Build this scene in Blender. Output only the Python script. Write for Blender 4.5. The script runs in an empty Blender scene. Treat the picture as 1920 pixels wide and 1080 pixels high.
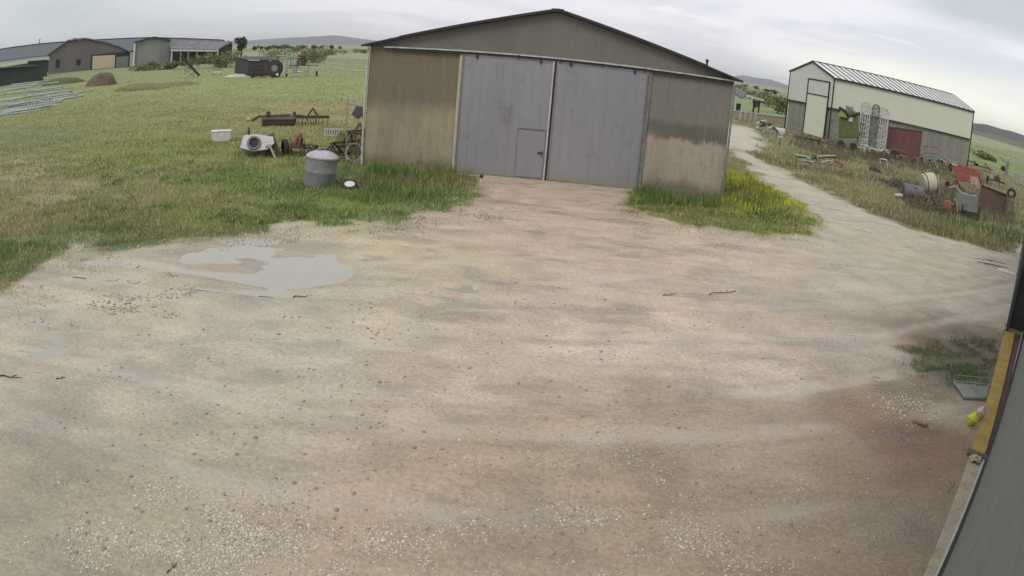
import bpy, math, random
import numpy as np
from mathutils import Matrix, Vector
SC = bpy.context.scene
C = SC.collection
# ---------------------------------------------------------------- camera
H = 4.6                                   # camera height above the yard
F_, A_, PITCH, ROLL = 1407.38, -0.0985, 0.3150, 0.0875
_f = np.array([0, math.cos(PITCH), -math.sin(PITCH)])
_u0 = np.array([0, math.sin(PITCH), math.cos(PITCH)])
_x0 = np.array([1., 0, 0])
CX = math.cos(ROLL)*_x0 + math.sin(ROLL)*_u0
CU = -math.sin(ROLL)*_x0 + math.cos(ROLL)*_u0
cam = bpy.data.cameras.new('camera')
co = bpy.data.objects.new('camera', cam); C.objects.link(co)
m = Matrix.Identity(4)
for i in range(3):
    m[i][0], m[i][1], m[i][2] = CX[i], CU[i], -_f[i]
m[0][3], m[1][3], m[2][3] = 0, 0, H
co.matrix_world = m
cam.type = 'PANO'                         # a wide security-camera lens with barrel distortion
cam.sensor_fit = 'HORIZONTAL'; cam.sensor_width = 36; cam.sensor_height = 20.25
cam.clip_start = .05; cam.clip_end = 60000
cy = cam.cycles if hasattr(cam, 'cycles') and hasattr(cam.cycles, 'panorama_type') else cam
cy.panorama_type = 'FISHEYE_LENS_POLYNOMIAL'
cy.fisheye_fov = math.pi
cy.fisheye_polynomial_k0 = 0
cy.fisheye_polynomial_k1 = -3.77696887e-02
cy.fisheye_polynomial_k2 = -4.84064054e-05
cy.fisheye_polynomial_k3 = 3.42567742e-07
cy.fisheye_polynomial_k4 = -2.39973696e-07
SC.camera = co

def ray(u, v):
    """unit direction seen at photo position u, v (1920 x 1080)"""
    u = np.asarray(u, float); v = np.asarray(v, float)
    dx, dy = u-960, 540-v; R = np.hypot(dx, dy)+1e-9; th = R/F_
    for _ in range(12): th = th-(F_*(th+A_*th**3)-R)/(F_*(1+3*A_*th**2))
    s = np.sin(th)
    return (s*dx/R)[..., None]*CX+(s*dy/R)[..., None]*CU+np.cos(th)[..., None]*_f

# ---------------------------------------------------------------- sky and sun
R = math.radians
SUN_AZ, SUN_EL = R(212), R(48)            # high on the right, veiled by cloud
sl = bpy.data.lights.new('sun', 'SUN'); sl.energy = 1.0; sl.angle = R(25); sl.color = (1, .95, .87)
so = bpy.data.objects.new('sun', sl); C.objects.link(so)
so.rotation_euler = Vector((math.sin(SUN_AZ)*math.cos(SUN_EL), math.cos(SUN_AZ)*math.cos(SUN_EL), math.sin(SUN_EL))).to_track_quat('Z', 'Y').to_euler()
W = bpy.data.worlds.new('World'); SC.world = W; W.use_nodes = True
SC.view_settings.view_transform = 'Standard'; SC.view_settings.look = 'None'
SC.view_settings.exposure = 0.40; SC.view_settings.gamma = 1

class NT:
    """small helper to write node trees"""
    def __init__(s, tree): s.t = tree; s.n = tree.nodes; s.l = tree.links
    def node(s, typ, **kw):
        n = s.n.new(typ)
        for k, v in kw.items(): setattr(n, k, v)
        return n
    def put(s, sock, v):
        if isinstance(v, bpy.types.NodeSocket): s.l.new(v, sock)
        elif v is not None:
            if sock.type == 'RGBA' and not hasattr(v, '__len__'): v = (v, v, v, 1)
            elif sock.type == 'RGBA' and len(v) == 3: v = tuple(v)+(1,)
            sock.default_value = v
    def noise(s, vec, scale, detail=4, rough=.55, dist=0):
        n = s.node('ShaderNodeTexNoise'); s.put(n.inputs['Vector'], vec)
        n.inputs['Scale'].default_value = scale; n.inputs['Detail'].default_value = detail
        n.inputs['Roughness'].default_value = rough; n.inputs['Distortion'].default_value = dist
        return n.outputs['Fac']
    def map(s, vec, scale=(1, 1, 1), loc=(0, 0, 0), rot=(0, 0, 0)):
        n = s.node('ShaderNodeMapping'); s.put(n.inputs['Vector'], vec)
        n.inputs['Scale'].default_value = scale; n.inputs['Location'].default_value = loc; n.inputs['Rotation'].default_value = rot
        return n.outputs[0]
    def ramp(s, f, a, b, lo=0., hi=1.):
        n = s.node('ShaderNodeMapRange', interpolation_type='SMOOTHSTEP'); s.put(n.inputs[0], f)
        n.inputs[1].default_value = a; n.inputs[2].default_value = b; n.inputs[3].default_value = lo; n.inputs[4].default_value = hi
        return n.outputs[0]
    def math(s, op, a, b=None, clamp=False):
        n = s.node('ShaderNodeMath', operation=op, use_clamp=clamp); s.put(n.inputs[0], a)
        if b is not None: s.put(n.inputs[1], b)
        return n.outputs[0]
    def mix(s, f, a, b, mode='MIX'):
        n = s.node('ShaderNodeMix', data_type='RGBA', blend_type=mode); s.put(n.inputs[0], f)
        s.put(n.inputs[6], a); s.put(n.inputs[7], b)
        return n.outputs[2]
    def attr(s, name, out='Fac'):
        n = s.node('ShaderNodeAttribute'); n.attribute_name = name
        return n.outputs[out]
    def bump(s, h, dist, strength=1., normal=None):
        n = s.node('ShaderNodeBump'); s.put(n.inputs['Height'], h); n.inputs['Distance'].default_value = dist
        n.inputs['Strength'].default_value = strength
        if normal: s.put(n.inputs['Normal'], normal)
        return n.outputs[0]

w = NT(W.node_tree); W.node_tree.nodes.clear()
gen = w.node('ShaderNodeTexCoord').outputs['Generated']
sky = w.node('ShaderNodeTexSky', sky_type='NISHITA', sun_disc=False, sun_elevation=SUN_EL, sun_rotation=SUN_AZ, air_density=1.2, dust_density=3)
blue = w.mix(1., sky.outputs[0], (.085, .085, .085), 'MULTIPLY')
sep = w.node('ShaderNodeSeparateXYZ'); w.put(sep.inputs[0], gen)
cv = w.map(gen, (1.6, 1.6, 11))
c1 = w.noise(cv, 1.3, 5, .55, .6)
c2 = w.noise(w.map(gen, (1.2, 1.2, 6), (3.1, 1.7, .4)), 1.1, 4, .5, .4)
c3 = w.noise(w.map(gen, (3, 3, 26), (.3, 5.7, 1.4)), 1.4, 5, .6, .8)
cloud = w.mix(w.ramp(c1, .42, .58), (.57, .58, .63), (.69, .675, .725))
cloud = w.mix(w.ramp(c3, .55, .72, 0, .5), cloud, (.80, .79, .80))
# bluish grey bank low on the left, cream light low on the right
az = w.math('ARCTAN2', sep.outputs[0], sep.outputs[1])
el = w.math('ARCSINE', sep.outputs[2])
left = w.math('MULTIPLY', w.ramp(az, -.15, -.7), w.ramp(c2, .3, .6, .55, 1))
cloud = w.mix(w.math('MULTIPLY', left, .85), cloud, (.42, .47, .49))
elw = w.math('ADD', el, w.math('MULTIPLY', w.math('SUBTRACT', c2, .5), .16))
band = w.math('MULTIPLY', w.ramp(elw, .10, .035), w.ramp(az, .22, .5))
cloud = w.mix(w.math('MULTIPLY', band, .9), cloud, (.86, .87, .74))
dark = w.math('MULTIPLY', w.math('MULTIPLY', w.ramp(elw, .115, .15), w.ramp(az, .42, .58)), w.ramp(el, .5, .25))
cloud = w.mix(w.math('MULTIPLY', dark, .8), cloud, (.40, .45, .46))
top = w.mix(w.ramp(el, .3, 1.2), cloud, (.66, .66, .66))
allc = w.mix(.92, blue, top)
bg = w.node('ShaderNodeBackground'); w.put(bg.inputs[0], allc); bg.inputs[1].default_value = 1.08
w.l.new(bg.outputs[0], w.node('ShaderNodeOutputWorld').inputs[0])

# ---------------------------------------------------------------- helpers
rng = np.random.default_rng(7); random.seed(7)
def spot(u, v, z=0.):
    """point of the level z seen at photo position u, v"""
    d = ray(u, v); return np.array([0, 0, H])-d*((H-z)/d[..., 2:3])
_h = np.random.default_rng(3).random((256, 256))
def vnoise(x, y):
    xi = np.floor(x).astype(int); yi = np.floor(y).astype(int); fx = x-xi; fy = y-yi
    fx = fx*fx*(3-2*fx); fy = fy*fy*(3-2*fy)
    g = lambda i, j: _h[(xi+i) & 255, (yi+j) & 255]
    return (g(0, 0)*(1-fx)+g(1, 0)*fx)*(1-fy)+(g(0, 1)*(1-fx)+g(1, 1)*fx)*fy
def fbm(x, y, s, o=4, g=.5):
    t = 0.; a = 1.; n = 0.
    for k in range(o):
        t = t+a*vnoise(x/s*2**k+17.3*k, y/s*2**k+9.1*k); n += a; a *= g
    return t/n
def inside(x, y, poly):
    r = np.zeros(np.shape(x), bool); n = len(poly)
    for i in range(n):
        (x1, y1), (x2, y2) = poly[i], poly[(i+1) % n]
        if y1 == y2: continue
        c = (y1 > y) != (y2 > y)
        r ^= c & (x < (x2-x1)*(y-y1)/(y2-y1)+x1)
    return r
def polydist(x, y, poly):
    """signed distance to a polygon, positive inside"""
    d = np.full(np.shape(x), 1e9); n = len(poly)
    for i in range(n):
        (x1, y1), (x2, y2) = poly[i], poly[(i+1) % n]
        dx, dy = x2-x1, y2-y1; t = np.clip(((x-x1)*dx+(y-y1)*dy)/(dx*dx+dy*dy+1e-9), 0, 1)
        d = np.minimum(d, np.hypot(x-x1-t*dx, y-y1-t*dy))
    return np.where(inside(x, y, poly), d, -d)
def sstep(x, a, b):
    t = np.clip((x-a)/(b-a), 0, 1); return t*t*(3-2*t)

def mat(name, col, rough=.7, metal=0., col2=None, ns=3., bump=.0, bs=30., streak=False, spec=.4, stain=None, stn=.5, fine=.22):
    """painted, rusty or bare surface: two tones over noise, fine bump, optional vertical streaks"""
    M = bpy.data.materials.new(name); M.use_nodes = True; t = NT(M.node_tree)
    b = t.n['Principled BSDF']; tc = t.node('ShaderNodeTexCoord').outputs['Object']
    col2 = col2 or tuple(c*.7 for c in col)
    v = t.map(tc, (1, 1, .16)) if streak else tc
    f = t.noise(v, ns, 6, .62)
    c = t.mix(t.ramp(f, .38, .66), col, col2)
    if stain:
        g = t.noise(t.map(tc, (1, 1, 1), (4, 2, 7)), ns*2.3, 5, .65)
        c = t.mix(t.ramp(g, stn, stn+.14, 0, .85), c, stain)
    g2 = t.noise(tc, bs, 4, .6)
    c = t.mix(t.ramp(g2, .3, .7, 0, fine), c, (.02, .02, .02))
    t.put(b.inputs['Base Color'], c); t.put(b.inputs['Roughness'], t.ramp(f, .3, .7, rough-.08, min(1, rough+.1)))
    b.inputs['Metallic'].default_value = metal; b.inputs['Specular IOR Level'].default_value = spec
    if bump: t.put(b.inputs['Normal'], t.bump(g2, bump))
    return M

class MB:
    """collects shapes into one mesh object"""
    def __init__(s): s.v = []; s.f = []; s.at = None
    def add(s, v, f):
        o = len(s.v); s.v += [tuple(map(float, p)) for p in v]; s.f += [tuple(i+o for i in q) for q in f]; return s
    def box(s, x0, x1, y0, y1, z0, z1, M=None):
        v = [(x, y, z) for z in (z0, z1) for (x, y) in ((x0, y0), (x1, y0), (x1, y1), (x0, y1))]
        if M: v = [M @ Vector(p) for p in v]
        return s.add(v, [(3, 2, 1, 0), (4, 5, 6, 7), (0, 1, 5, 4), (1, 2, 6, 5), (2, 3, 7, 6), (3, 0, 4, 7)])
    def tube(s, pts, r, n=8, r2=None, caps=True):
        pts = [Vector(p) for p in pts]; rs = r if hasattr(r, '__len__') else [r+(((r2 if r2 is not None else r)-r)*i/max(1, len(pts)-1)) for i in range(len(pts))]
        v = []; f = []; up = Vector((0, 0, 1))
        for i, p in enumerate(pts):
            d = (pts[min(i+1, len(pts)-1)]-pts[max(i-1, 0)]).normalized()
            a = d.cross(up if abs(d.z) < .95 else Vector((1, 0, 0))).normalized(); b = d.cross(a)
            for k in range(n):
                t = 2*math.pi*k/n; v.append(p+(a*math.cos(t)+b*math.sin(t))*rs[i])
        for i in range(len(pts)-1):
            for k in range(n): f.append((i*n+k, i*n+(k+1) % n, (i+1)*n+(k+1) % n, (i+1)*n+k))
        if caps: f.append(tuple(range(n))[::-1]); f.append(tuple((len(pts)-1)*n+k for k in range(n)))
        return s.add(v, f)
    def bar(s, p0, p1, w_, h_):
        """rectangular bar between two points"""
        p0, p1 = Vector(p0), Vector(p1); d = (p1-p0).normalized()
        a = d.cross(Vector((0, 0, 1)) if abs(d.z) < .95 else Vector((0, 1, 0))).normalized(); b = d.cross(a)
        v = [p+a*i*w_/2+b*j*h_/2 for p in (p0, p1) for i, j in ((-1, -1), (1, -1), (1, 1), (-1, 1))]
        return s.add(v, [(3, 2, 1, 0), (4, 5, 6, 7), (0, 1, 5, 4), (1, 2, 6, 5), (2, 3, 7, 6), (3, 0, 4, 7)])
    def lathe(s, prof, n=24, M=None, caps=True):
        v = [(r*math.cos(2*math.pi*k/n), r*math.sin(2*math.pi*k/n), z) for r, z in prof for k in range(n)]
        if M: v = [M @ Vector(p) for p in v]
        f = [(i*n+k, i*n+(k+1) % n, (i+1)*n+(k+1) % n, (i+1)*n+k) for i in range(len(prof)-1) for k in range(n)]
        if caps: f.append(tuple(range(n))[::-1]); f.append(tuple((len(prof)-1)*n+k for k in range(n)))
        return s.add(v, f)
    def prism(s, outline, y0, y1, M=None):
        """outline in x,z pushed from y0 to y1"""
        n = len(outline); v = [(x, y0, z) for x, z in outline]+[(x, y1, z) for x, z in outline]
        if M: v = [M @ Vector(p) for p in v]
        f = [tuple(range(n)), tuple(range(n, 2*n))[::-1]]+[(i, i+n, (i+1) % n+n, (i+1) % n) for i in range(n)]
        return s.add(v, f)
    def ribbed(s, p00, p10, p01, p11, pitch, depth, thick=.02):
        """corrugated sheet over four corners (p00-p10 across the ribs)"""
        p00, p10, p01, p11 = map(Vector, (p00, p10, p01, p11))
        n = max(2, int((p10-p00).length/pitch)*4); nr = (p10-p00).cross(p01-p00).normalized(); v = []; f = []
        for i in range(n+1):
            t = i/n; o = nr*depth*(0, 1, 1, 0)[i % 4]
            a = p00.lerp(p10, t)+o; b = p01.lerp(p11, t)+o
            v += [a, b, a-nr*thick, b-nr*thick]
        for i in range(n):
            k = i*4; f += [(k, k+4, k+5, k+1), (k+2, k+3, k+7, k+6), (k, k+2, k+6, k+4), (k+1, k+5, k+7, k+3)]
        f += [(0, 1, 3, 2), (n*4, n*4+2, n*4+3, n*4+1)]
        return s.add(v, f)
    def build(s, name, material, parent=None, smooth=True, loc=None, bevel=0):
        me = bpy.data.meshes.new(name); me.from_pydata(s.v, [], s.f); me.update()
        import bmesh
        bm = bmesh.new(); bm.from_mesh(me); bmesh.ops.recalc_face_normals(bm, faces=bm.faces); bm.to_mesh(me); bm.free()
        me.materials.append(material)
        if smooth:
            me.polygons.foreach_set('use_smooth', [True]*len(me.polygons)); me.set_sharp_from_angle(angle=R(38))
        o = bpy.data.objects.new(name, me); C.objects.link(o)
        if loc is not None: o.location = loc
        if parent: o.parent = parent
        if bevel:
            b = o.modifiers.new('bevel', 'BEVEL'); b.width = bevel; b.segments = 2; b.limit_method = 'ANGLE'
        return o

def tag(o, label=None, cat=None, group=None, kind=None):
    if label: o['label'] = label
    if cat: o['category'] = cat
    if group: o['group'] = group
    if kind: o['kind'] = kind
    return o
def thing(name, label, cat, loc=(0, 0, 0), rotz=0., group=None):
    o = bpy.data.objects.new(name, None); C.objects.link(o); o.location = loc; o.rotation_euler = (0, 0, rotz); o.empty_display_size = .2
    return tag(o, label, cat, group)
def copy_tree(o, loc, rotz, label=None, scale=None):
    c = o.copy(); C.objects.link(c); c.location = loc; c.rotation_euler = (0, 0, rotz)
    if label: c['label'] = label
    if scale: c.scale = scale
    for ch in list(o.children):
        d = ch.copy(); C.objects.link(d); d.parent = c
        for g in list(ch.children):
            e = g.copy(); C.objects.link(e); e.parent = d
    return c
class Base:
    """a spot on the ground with a local frame: x across the view, y away from it, z up"""
    def __init__(s, u, v, z=0., D=None):
        p = spot(u, v, z)
        if D is not None:
            d = ray(u, v); p = np.array([d[0], d[1], 0])/math.hypot(d[0], d[1])*D; p[2] = z
        s.p = p; s.az = math.atan2(p[0], p[1]); s.D = math.hypot(p[0], p[1]); s.loc = (p[0], p[1], z); s.rot = -s.az
    def __call__(s, u, v, y=0.):
        """local x, z of what stands at that spot (plus y) at photo position u, v"""
        d = ray(u, v); fw = np.array([math.sin(s.az), math.cos(s.az), 0]); rt = np.array([math.cos(s.az), -math.sin(s.az), 0])
        t = (s.D+y)/(d @ fw); q = np.array([0, 0, H])+d*t-s.p
        return float(q @ rt), float(q[2])

# ---------------------------------------------------------------- ground regions (plan outlines in metres)
def plan(pts): return [tuple(spot(u, v)[:2]) for u, v in pts]
WALL_D = np.array([.675, .738]); WALL_D /= np.hypot(*WALL_D)          # the near building's wall runs along this
YARD = [(-60, -30), (-60, 1.5), (-30, 3.5), (-14, 7)]+plan([(0, 548), (60, 505), (130, 478), (300, 455), (430, 432), (640, 428), (760, 412), (850, 398), (905, 352)]) + \
    [(-1.7, 27.2), (-1.7, 29), (3.6, 29), (3.6, 27)]+plan([(1162, 378), (1205, 405), (1280, 425), (1400, 440), (1535, 446), (1528, 400), (1470, 362), (1420, 330), (1385, 300), (1362, 282)]) + \
    [(15, 58), (19, 75), (23, 74), (19, 57)]+plan([(1410, 290), (1500, 335), (1600, 385), (1700, 426), (1790, 455), (1905, 474)])+[(45, 47), (60, 60), (70, 40), (20, -30)]
WEED = plan([(1690, 655), (1770, 640), (1880, 632), (1860, 700), (1840, 735), (1740, 722), (1690, 695)])
STRAW = plan([(0, 520), (0, 290), (60, 290), (180, 320), (210, 350), (300, 400), (330, 440), (200, 460), (100, 480)])
PUD = [plan([(305, 490), (330, 455), (430, 436), (560, 440), (650, 462), (668, 500), (640, 535), (520, 556), (420, 540), (350, 525)]),
       plan([(130, 480), (230, 490), (240, 520), (150, 520)]),
       plan([(1110, 676), (1180, 668), (1230, 674), (1180, 686), (1120, 688)]),
       plan([(850, 500), (905, 480), (915, 520), (880, 570), (840, 580)]),
       plan([(60, 610), (150, 615), (160, 665), (70, 672)])]
DAMP = plan([(1180, 720), (1420, 715), (1640, 735), (1760, 790), (1820, 830), (1750, 1079), (1100, 1079), (1050, 860)])
GREY = plan([(0, 650), (300, 620), (640, 690), (720, 800), (600, 1079), (0, 1079)])+[(-9, 2.6)]
PALE = plan([(700, 620), (900, 590), (1300, 560), (1600, 600), (1500, 690), (1300, 700), (900, 720), (700, 740)])

def lin(c): c = np.array(c)/255.; return np.where(c < .04, c/12.92, ((c+.055)/1.055)**2.4)
# what the bare soil and the turf look like from place to place, soil near the wall lightened to offset its shadow (photo position -> colour)
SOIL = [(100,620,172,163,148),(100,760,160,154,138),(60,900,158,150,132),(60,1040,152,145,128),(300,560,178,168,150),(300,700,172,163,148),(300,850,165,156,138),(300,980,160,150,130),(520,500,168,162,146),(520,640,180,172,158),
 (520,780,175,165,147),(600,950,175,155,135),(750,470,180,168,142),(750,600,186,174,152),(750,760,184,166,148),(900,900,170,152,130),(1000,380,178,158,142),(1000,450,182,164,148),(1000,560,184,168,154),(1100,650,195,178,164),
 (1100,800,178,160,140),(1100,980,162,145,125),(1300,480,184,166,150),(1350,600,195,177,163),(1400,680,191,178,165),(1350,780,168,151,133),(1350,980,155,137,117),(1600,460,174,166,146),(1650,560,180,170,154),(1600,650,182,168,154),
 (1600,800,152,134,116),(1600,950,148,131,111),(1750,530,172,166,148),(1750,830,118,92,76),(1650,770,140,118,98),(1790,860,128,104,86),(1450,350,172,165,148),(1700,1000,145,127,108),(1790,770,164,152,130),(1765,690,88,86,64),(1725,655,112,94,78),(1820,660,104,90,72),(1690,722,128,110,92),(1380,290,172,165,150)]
TURF = [(100,240,122,127,84),(60,330,142,134,106),(250,300,128,132,78),(450,330,112,128,70),(550,390,114,132,68),(100,400,128,122,90),(40,470,88,108,64),(180,450,98,108,68),(250,390,124,126,74),(700,340,95,110,70),(820,350,86,108,58),
 (500,170,136,142,96),(620,170,132,140,92),(640,215,146,138,104),(350,220,130,132,84),(350,270,126,130,74),(200,350,138,134,98),(1390,345,158,164,48),(1450,410,124,130,62),(1230,380,112,114,64),(1560,360,122,118,84),(1650,350,108,102,78),
 (1700,400,110,102,78),(1860,430,88,98,60),(1600,280,115,106,88),(1500,270,116,116,84),(1420,260,120,122,90),(1860,290,116,132,84),(1430,180,130,138,104),(200,200,128,130,84),(10,260,110,118,88),(1750,330,112,106,84)]
def lay(x, y, table, warp=.16):
    t_ = np.array(table, float); q = spot(t_[:, 0], t_[:, 1])[:, :2]; col = lin(t_[:, 2:]); D = np.hypot(x, y)+1
    wx = x+(fbm(x, y, 2.2, 4)-.5)*warp*D*1.6; wy = y+(fbm(x+31, y+77, 2.2, 4)-.5)*warp*D*1.6
    acc = np.zeros((len(x), 3)); ws = np.zeros(len(x))
    for (a_, b_), c_ in zip(q, col):
        d = np.hypot(wx-a_, (wy-b_))/np.hypot(a_, b_); w_ = 1/(d*d+.0012)**1.6; acc += w_[:, None]*c_; ws += w_
    return acc/ws[:, None]
def straw0(x, y): return sstep(polydist(x, y, STRAW)+(fbm(x, y, 1.8, 3)-.5)*3, -1., 1.2)
def masks(x, y):
    n1 = fbm(x, y, 1.8, 5); n2 = fbm(x+50, y+20, .5, 3)
    edge = (n1-.5)*3.2+(n2-.5)*1.6
    near = np.hypot(x, y) < 90
    yd = np.full(x.shape, -9.); yd[near] = polydist(x[near], y[near], YARD)
    grass = 1-sstep(yd+edge*.8, -.75, .55)
    bare = np.zeros(x.shape); bare[near] = sstep(fbm(x[near]*.6+5, y[near]*1.6, 1.3, 4), .56, .66)*straw0(x[near], y[near]); grass = grass*(1-.38*bare)
    wd = np.full(x.shape, -9.); wd[near] = polydist(x[near], y[near], WEED)
    weed = sstep(wd+edge*.55, -.35, .5)
    sd = np.full(x.shape, -9.); sd[near] = polydist(x[near], y[near], STRAW)
    straw = sstep(sd+edge*2, -1., 1.4)
    return grass, weed, straw, yd
def pudmask(x, y):
    m = np.zeros(x.shape)
    k = (np.hypot(x, y) < 30)
    for p, dep in zip(PUD, (1, .6, .5, .6, .6)):
        d = polydist(x[k], y[k], p)+(fbm(x[k], y[k], 1.1, 4)-.5)*.9
        m[k] = np.maximum(m[k], sstep(d, -.35, .7)*dep*(.35+1.0*fbm(x[k]*.8, y[k]*1.5, .9, 4)))
    return m
def height(x, y):
    g, wd, st, yd = masks(x, y)
    D = np.hypot(x, y); fade = np.clip(1-(D-60)/80, 0, 1)
    z = (fbm(x, y, 3.2, 4)-.5)*.06+(fbm(x+9, y, .9, 5)-.5)*.024
    z = z+(fbm(x, y+31, 1.2, 4)-.5)*.10*g
    # tyre ruts swinging from the left of the yard towards the track on the right
    for off, dp in ((0, .07), (.35, .05), (1.7, .07), (2.05, .05), (3.1, .05), (4.9, .05), (6.1, .05)):
        c = 9.2+off*.8+.18*x+.012*x*x+.3*(fbm(x, x*0, 5, 2)-.5)
        z = z-dp*(np.exp(-((y-c)/.16)**2)-.45*np.exp(-((y-c-.3)/.12)**2))*(1-g)*np.clip(fbm(x, y, 2.5, 2)*3-1.0, 0, 1)
    z = z-.06*pudmask(x, y)
    far = np.clip((D-150)/600, 0, 1)
    z = z*fade
    return z

def axis(a, b, step, far, g=1.13):
    c = list(np.arange(a, b+step, step)); s = step
    while c[-1] < far: s *= g; c.append(c[-1]+s)
    s = step; lo = [a]
    while lo[-1] > -far: s *= g; lo.append(lo[-1]-s)
    return np.array(lo[:0:-1]+c)
gx = axis(-19, 30, .11, 30000); gy = axis(2.5, 34, .11, 30000)
X, Y = np.meshgrid(gx, gy); nx, ny = len(gx), len(gy)
xf, yf = X.ravel(), Y.ravel()
zf = height(xf, yf)
def grid_mesh(name, x, y, z, nx, ny, material, attrs, keep=None):
    me = bpy.data.meshes.new(name)
    me.vertices.add(len(x)); me.vertices.foreach_set('co', np.stack([x, y, z], 1).astype('f').ravel())
    i = np.arange(nx*ny).reshape(ny, nx); q = np.stack([i[:-1, :-1], i[:-1, 1:], i[1:, 1:], i[1:, :-1]], -1).reshape(-1, 4)
    if keep is not None: q = q[keep[q].all(1)]
    me.loops.add(q.size); me.loops.foreach_set('vertex_index', q.ravel().astype('i'))
    me.polygons.add(len(q)); me.polygons.foreach_set('loop_start', np.arange(0, q.size, 4, dtype='i'))
    me.polygons.foreach_set('use_smooth', np.ones(len(q), bool))
    for k, a in attrs.items():
        at = me.attributes.new(k, 'FLOAT_COLOR' if a.ndim == 2 else 'FLOAT', 'POINT')
        if a.ndim == 2: at.data.foreach_set('color', np.c_[a, np.ones(len(a))].astype('f').ravel())
        else: at.data.foreach_set('value', a.astype('f'))
    me.update(); me.validate()
    me.materials.append(material)
    o = bpy.data.objects.new(name, me); C.objects.link(o); return o
g_, wd_, st_, yd_ = masks(xf, yf); pm_ = pudmask(xf, yf)
k_ = np.hypot(xf, yf) < 60
damp_ = np.zeros(xf.shape); damp_[k_] = sstep(polydist(xf[k_], yf[k_], DAMP)+(fbm(xf[k_], yf[k_], 2., 4)-.5)*2.5, -1.2, 1.6)
grey_ = np.zeros(xf.shape); grey_[k_] = sstep(polydist(xf[k_], yf[k_], GREY)+(fbm(xf[k_], yf[k_]+17, 2., 4)-.5)*3, -1.2, 1.6)
pale_ = np.zeros(xf.shape); pale_[k_] = sstep(polydist(xf[k_], yf[k_], PALE)+(fbm(xf[k_], yf[k_]+7, 2., 4)-.5)*3, -1.5, 2.)

wt_ = np.zeros(xf.shape); re_ = np.zeros(xf.shape)
for c0, c1, c2, off in ((9.2, .18, .012, 0), (9.2, .18, .012, 1.9), (11.6, .10, .016, 0), (11.6, .10, .016, 1.8), (6.4, .05, .02, 0), (6.4, .05, .02, 1.8), (14.5, .42, -.004, 0), (14.5, .42, -.004, 1.7)):
    c_ = c0+off+c1*xf+c2*xf*xf+.5*(fbm(xf+off*9, xf*0+c0, 4, 3)-.5); d_ = np.abs(yf-c_); m_ = np.clip(fbm(xf+c0, yf+off, 2.4, 3)*4-1.5, 0, 1)
    wt_ = np.maximum(wt_, np.exp(-(d_/.22)**2)*m_); re_ = np.maximum(re_, np.exp(-((d_-.30)/.05)**2)*m_*np.clip(fbm(xf*1.5, yf, .8, 3)*5-2.4, 0, 1))
wt_ *= 1-g_; re_ *= 1-g_
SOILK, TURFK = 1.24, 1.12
G = bpy.data.materials.new('earth and turf'); G.use_nodes = True; t = NT(G.node_tree); b = t.n['Principled BSDF']
pos = t.node('ShaderNodeNewGeometry').outputs['Position']
n_big = t.noise(pos, .22, 4, .55); n_mid = t.noise(pos, 1.1, 5, .6); n_fine = t.noise(pos, 14, 5, .7); n_grit = t.noise(pos, 60, 3, .7)
st_dir = t.noise(t.map(pos, (.55, 1.5, 1), rot=(0, 0, R(-14))), .9, 6, .66, .5)      # drag marks along the traffic
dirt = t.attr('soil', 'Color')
dirt = t.mix(1., dirt, t.mix(t.ramp(n_mid, .35, .68), (1.06, 1.05, 1.04), (.86, .87, .86)), 'MULTIPLY')
dirt = t.mix(1., dirt, t.mix(t.ramp(st_dir, .38, .62), (.92, .915, .91), (1.07, 1.07, 1.07)), 'MULTIPLY')
dirt = t.mix(t.ramp(st_dir, .60, .72, 0, .25), dirt, (.56, .53, .46))
dirt = t.mix(1., dirt, t.mix(t.ramp(n_fine, .30, .72), (.80, .79, .78), (1.13, 1.13, 1.13)), 'MULTIPLY')
vp = t.node('ShaderNodeTexVoronoi'); t.put(vp.inputs['Vector'], pos); vp.inputs['Scale'].default_value = 26
sp_ = t.node('ShaderNodeSeparateColor'); t.put(sp_.inputs[0], vp.outputs['Color'])
grit = t.math('MULTIPLY', t.ramp(vp.outputs['Distance'], .38, .24), t.ramp(sp_.outputs[0], .72, .8))
grit = t.math('MULTIPLY', grit, t.ramp(n_mid, .42, .6))
dirt = t.mix(t.math('MULTIPLY', grit, .7), dirt, t.mix(sp_.outputs[1], (.16, .13, .10), (.66, .62, .54)))
dirt = t.mix(t.math('MULTIPLY', t.attr('wheeltrack'), t.ramp(n_mid, .35, .6, .1, .5)), dirt, (.60, .56, .49))
dirt = t.mix(t.math('MULTIPLY', t.attr('rutedge'), t.ramp(n_fine, .35, .6, .1, .6)), dirt, (.22, .195, .155))
dirt = t.mix(t.math('MULTIPLY', t.attr('puddle'), .5), dirt, (.30, .26, .20))
gcol = t.attr('turf', 'Color')
gcol = t.mix(1., gcol, t.mix(t.ramp(n_mid, .35, .68), (.78, .88, .72), (1.16, 1.10, 1.15)), 'MULTIPLY')
gcol = t.mix(t.ramp(t.noise(t.map(pos, (.5, 2.2, 1)), .5, 4, .6), .58, .70, 0, .5), gcol, (.36, .33, .19))
gcol = t.mix(1., gcol, t.mix(t.ramp(n_fine, .3, .75), (.7, .72, .66), (1.3, 1.25, 1.3)), 'MULTIPLY')
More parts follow.
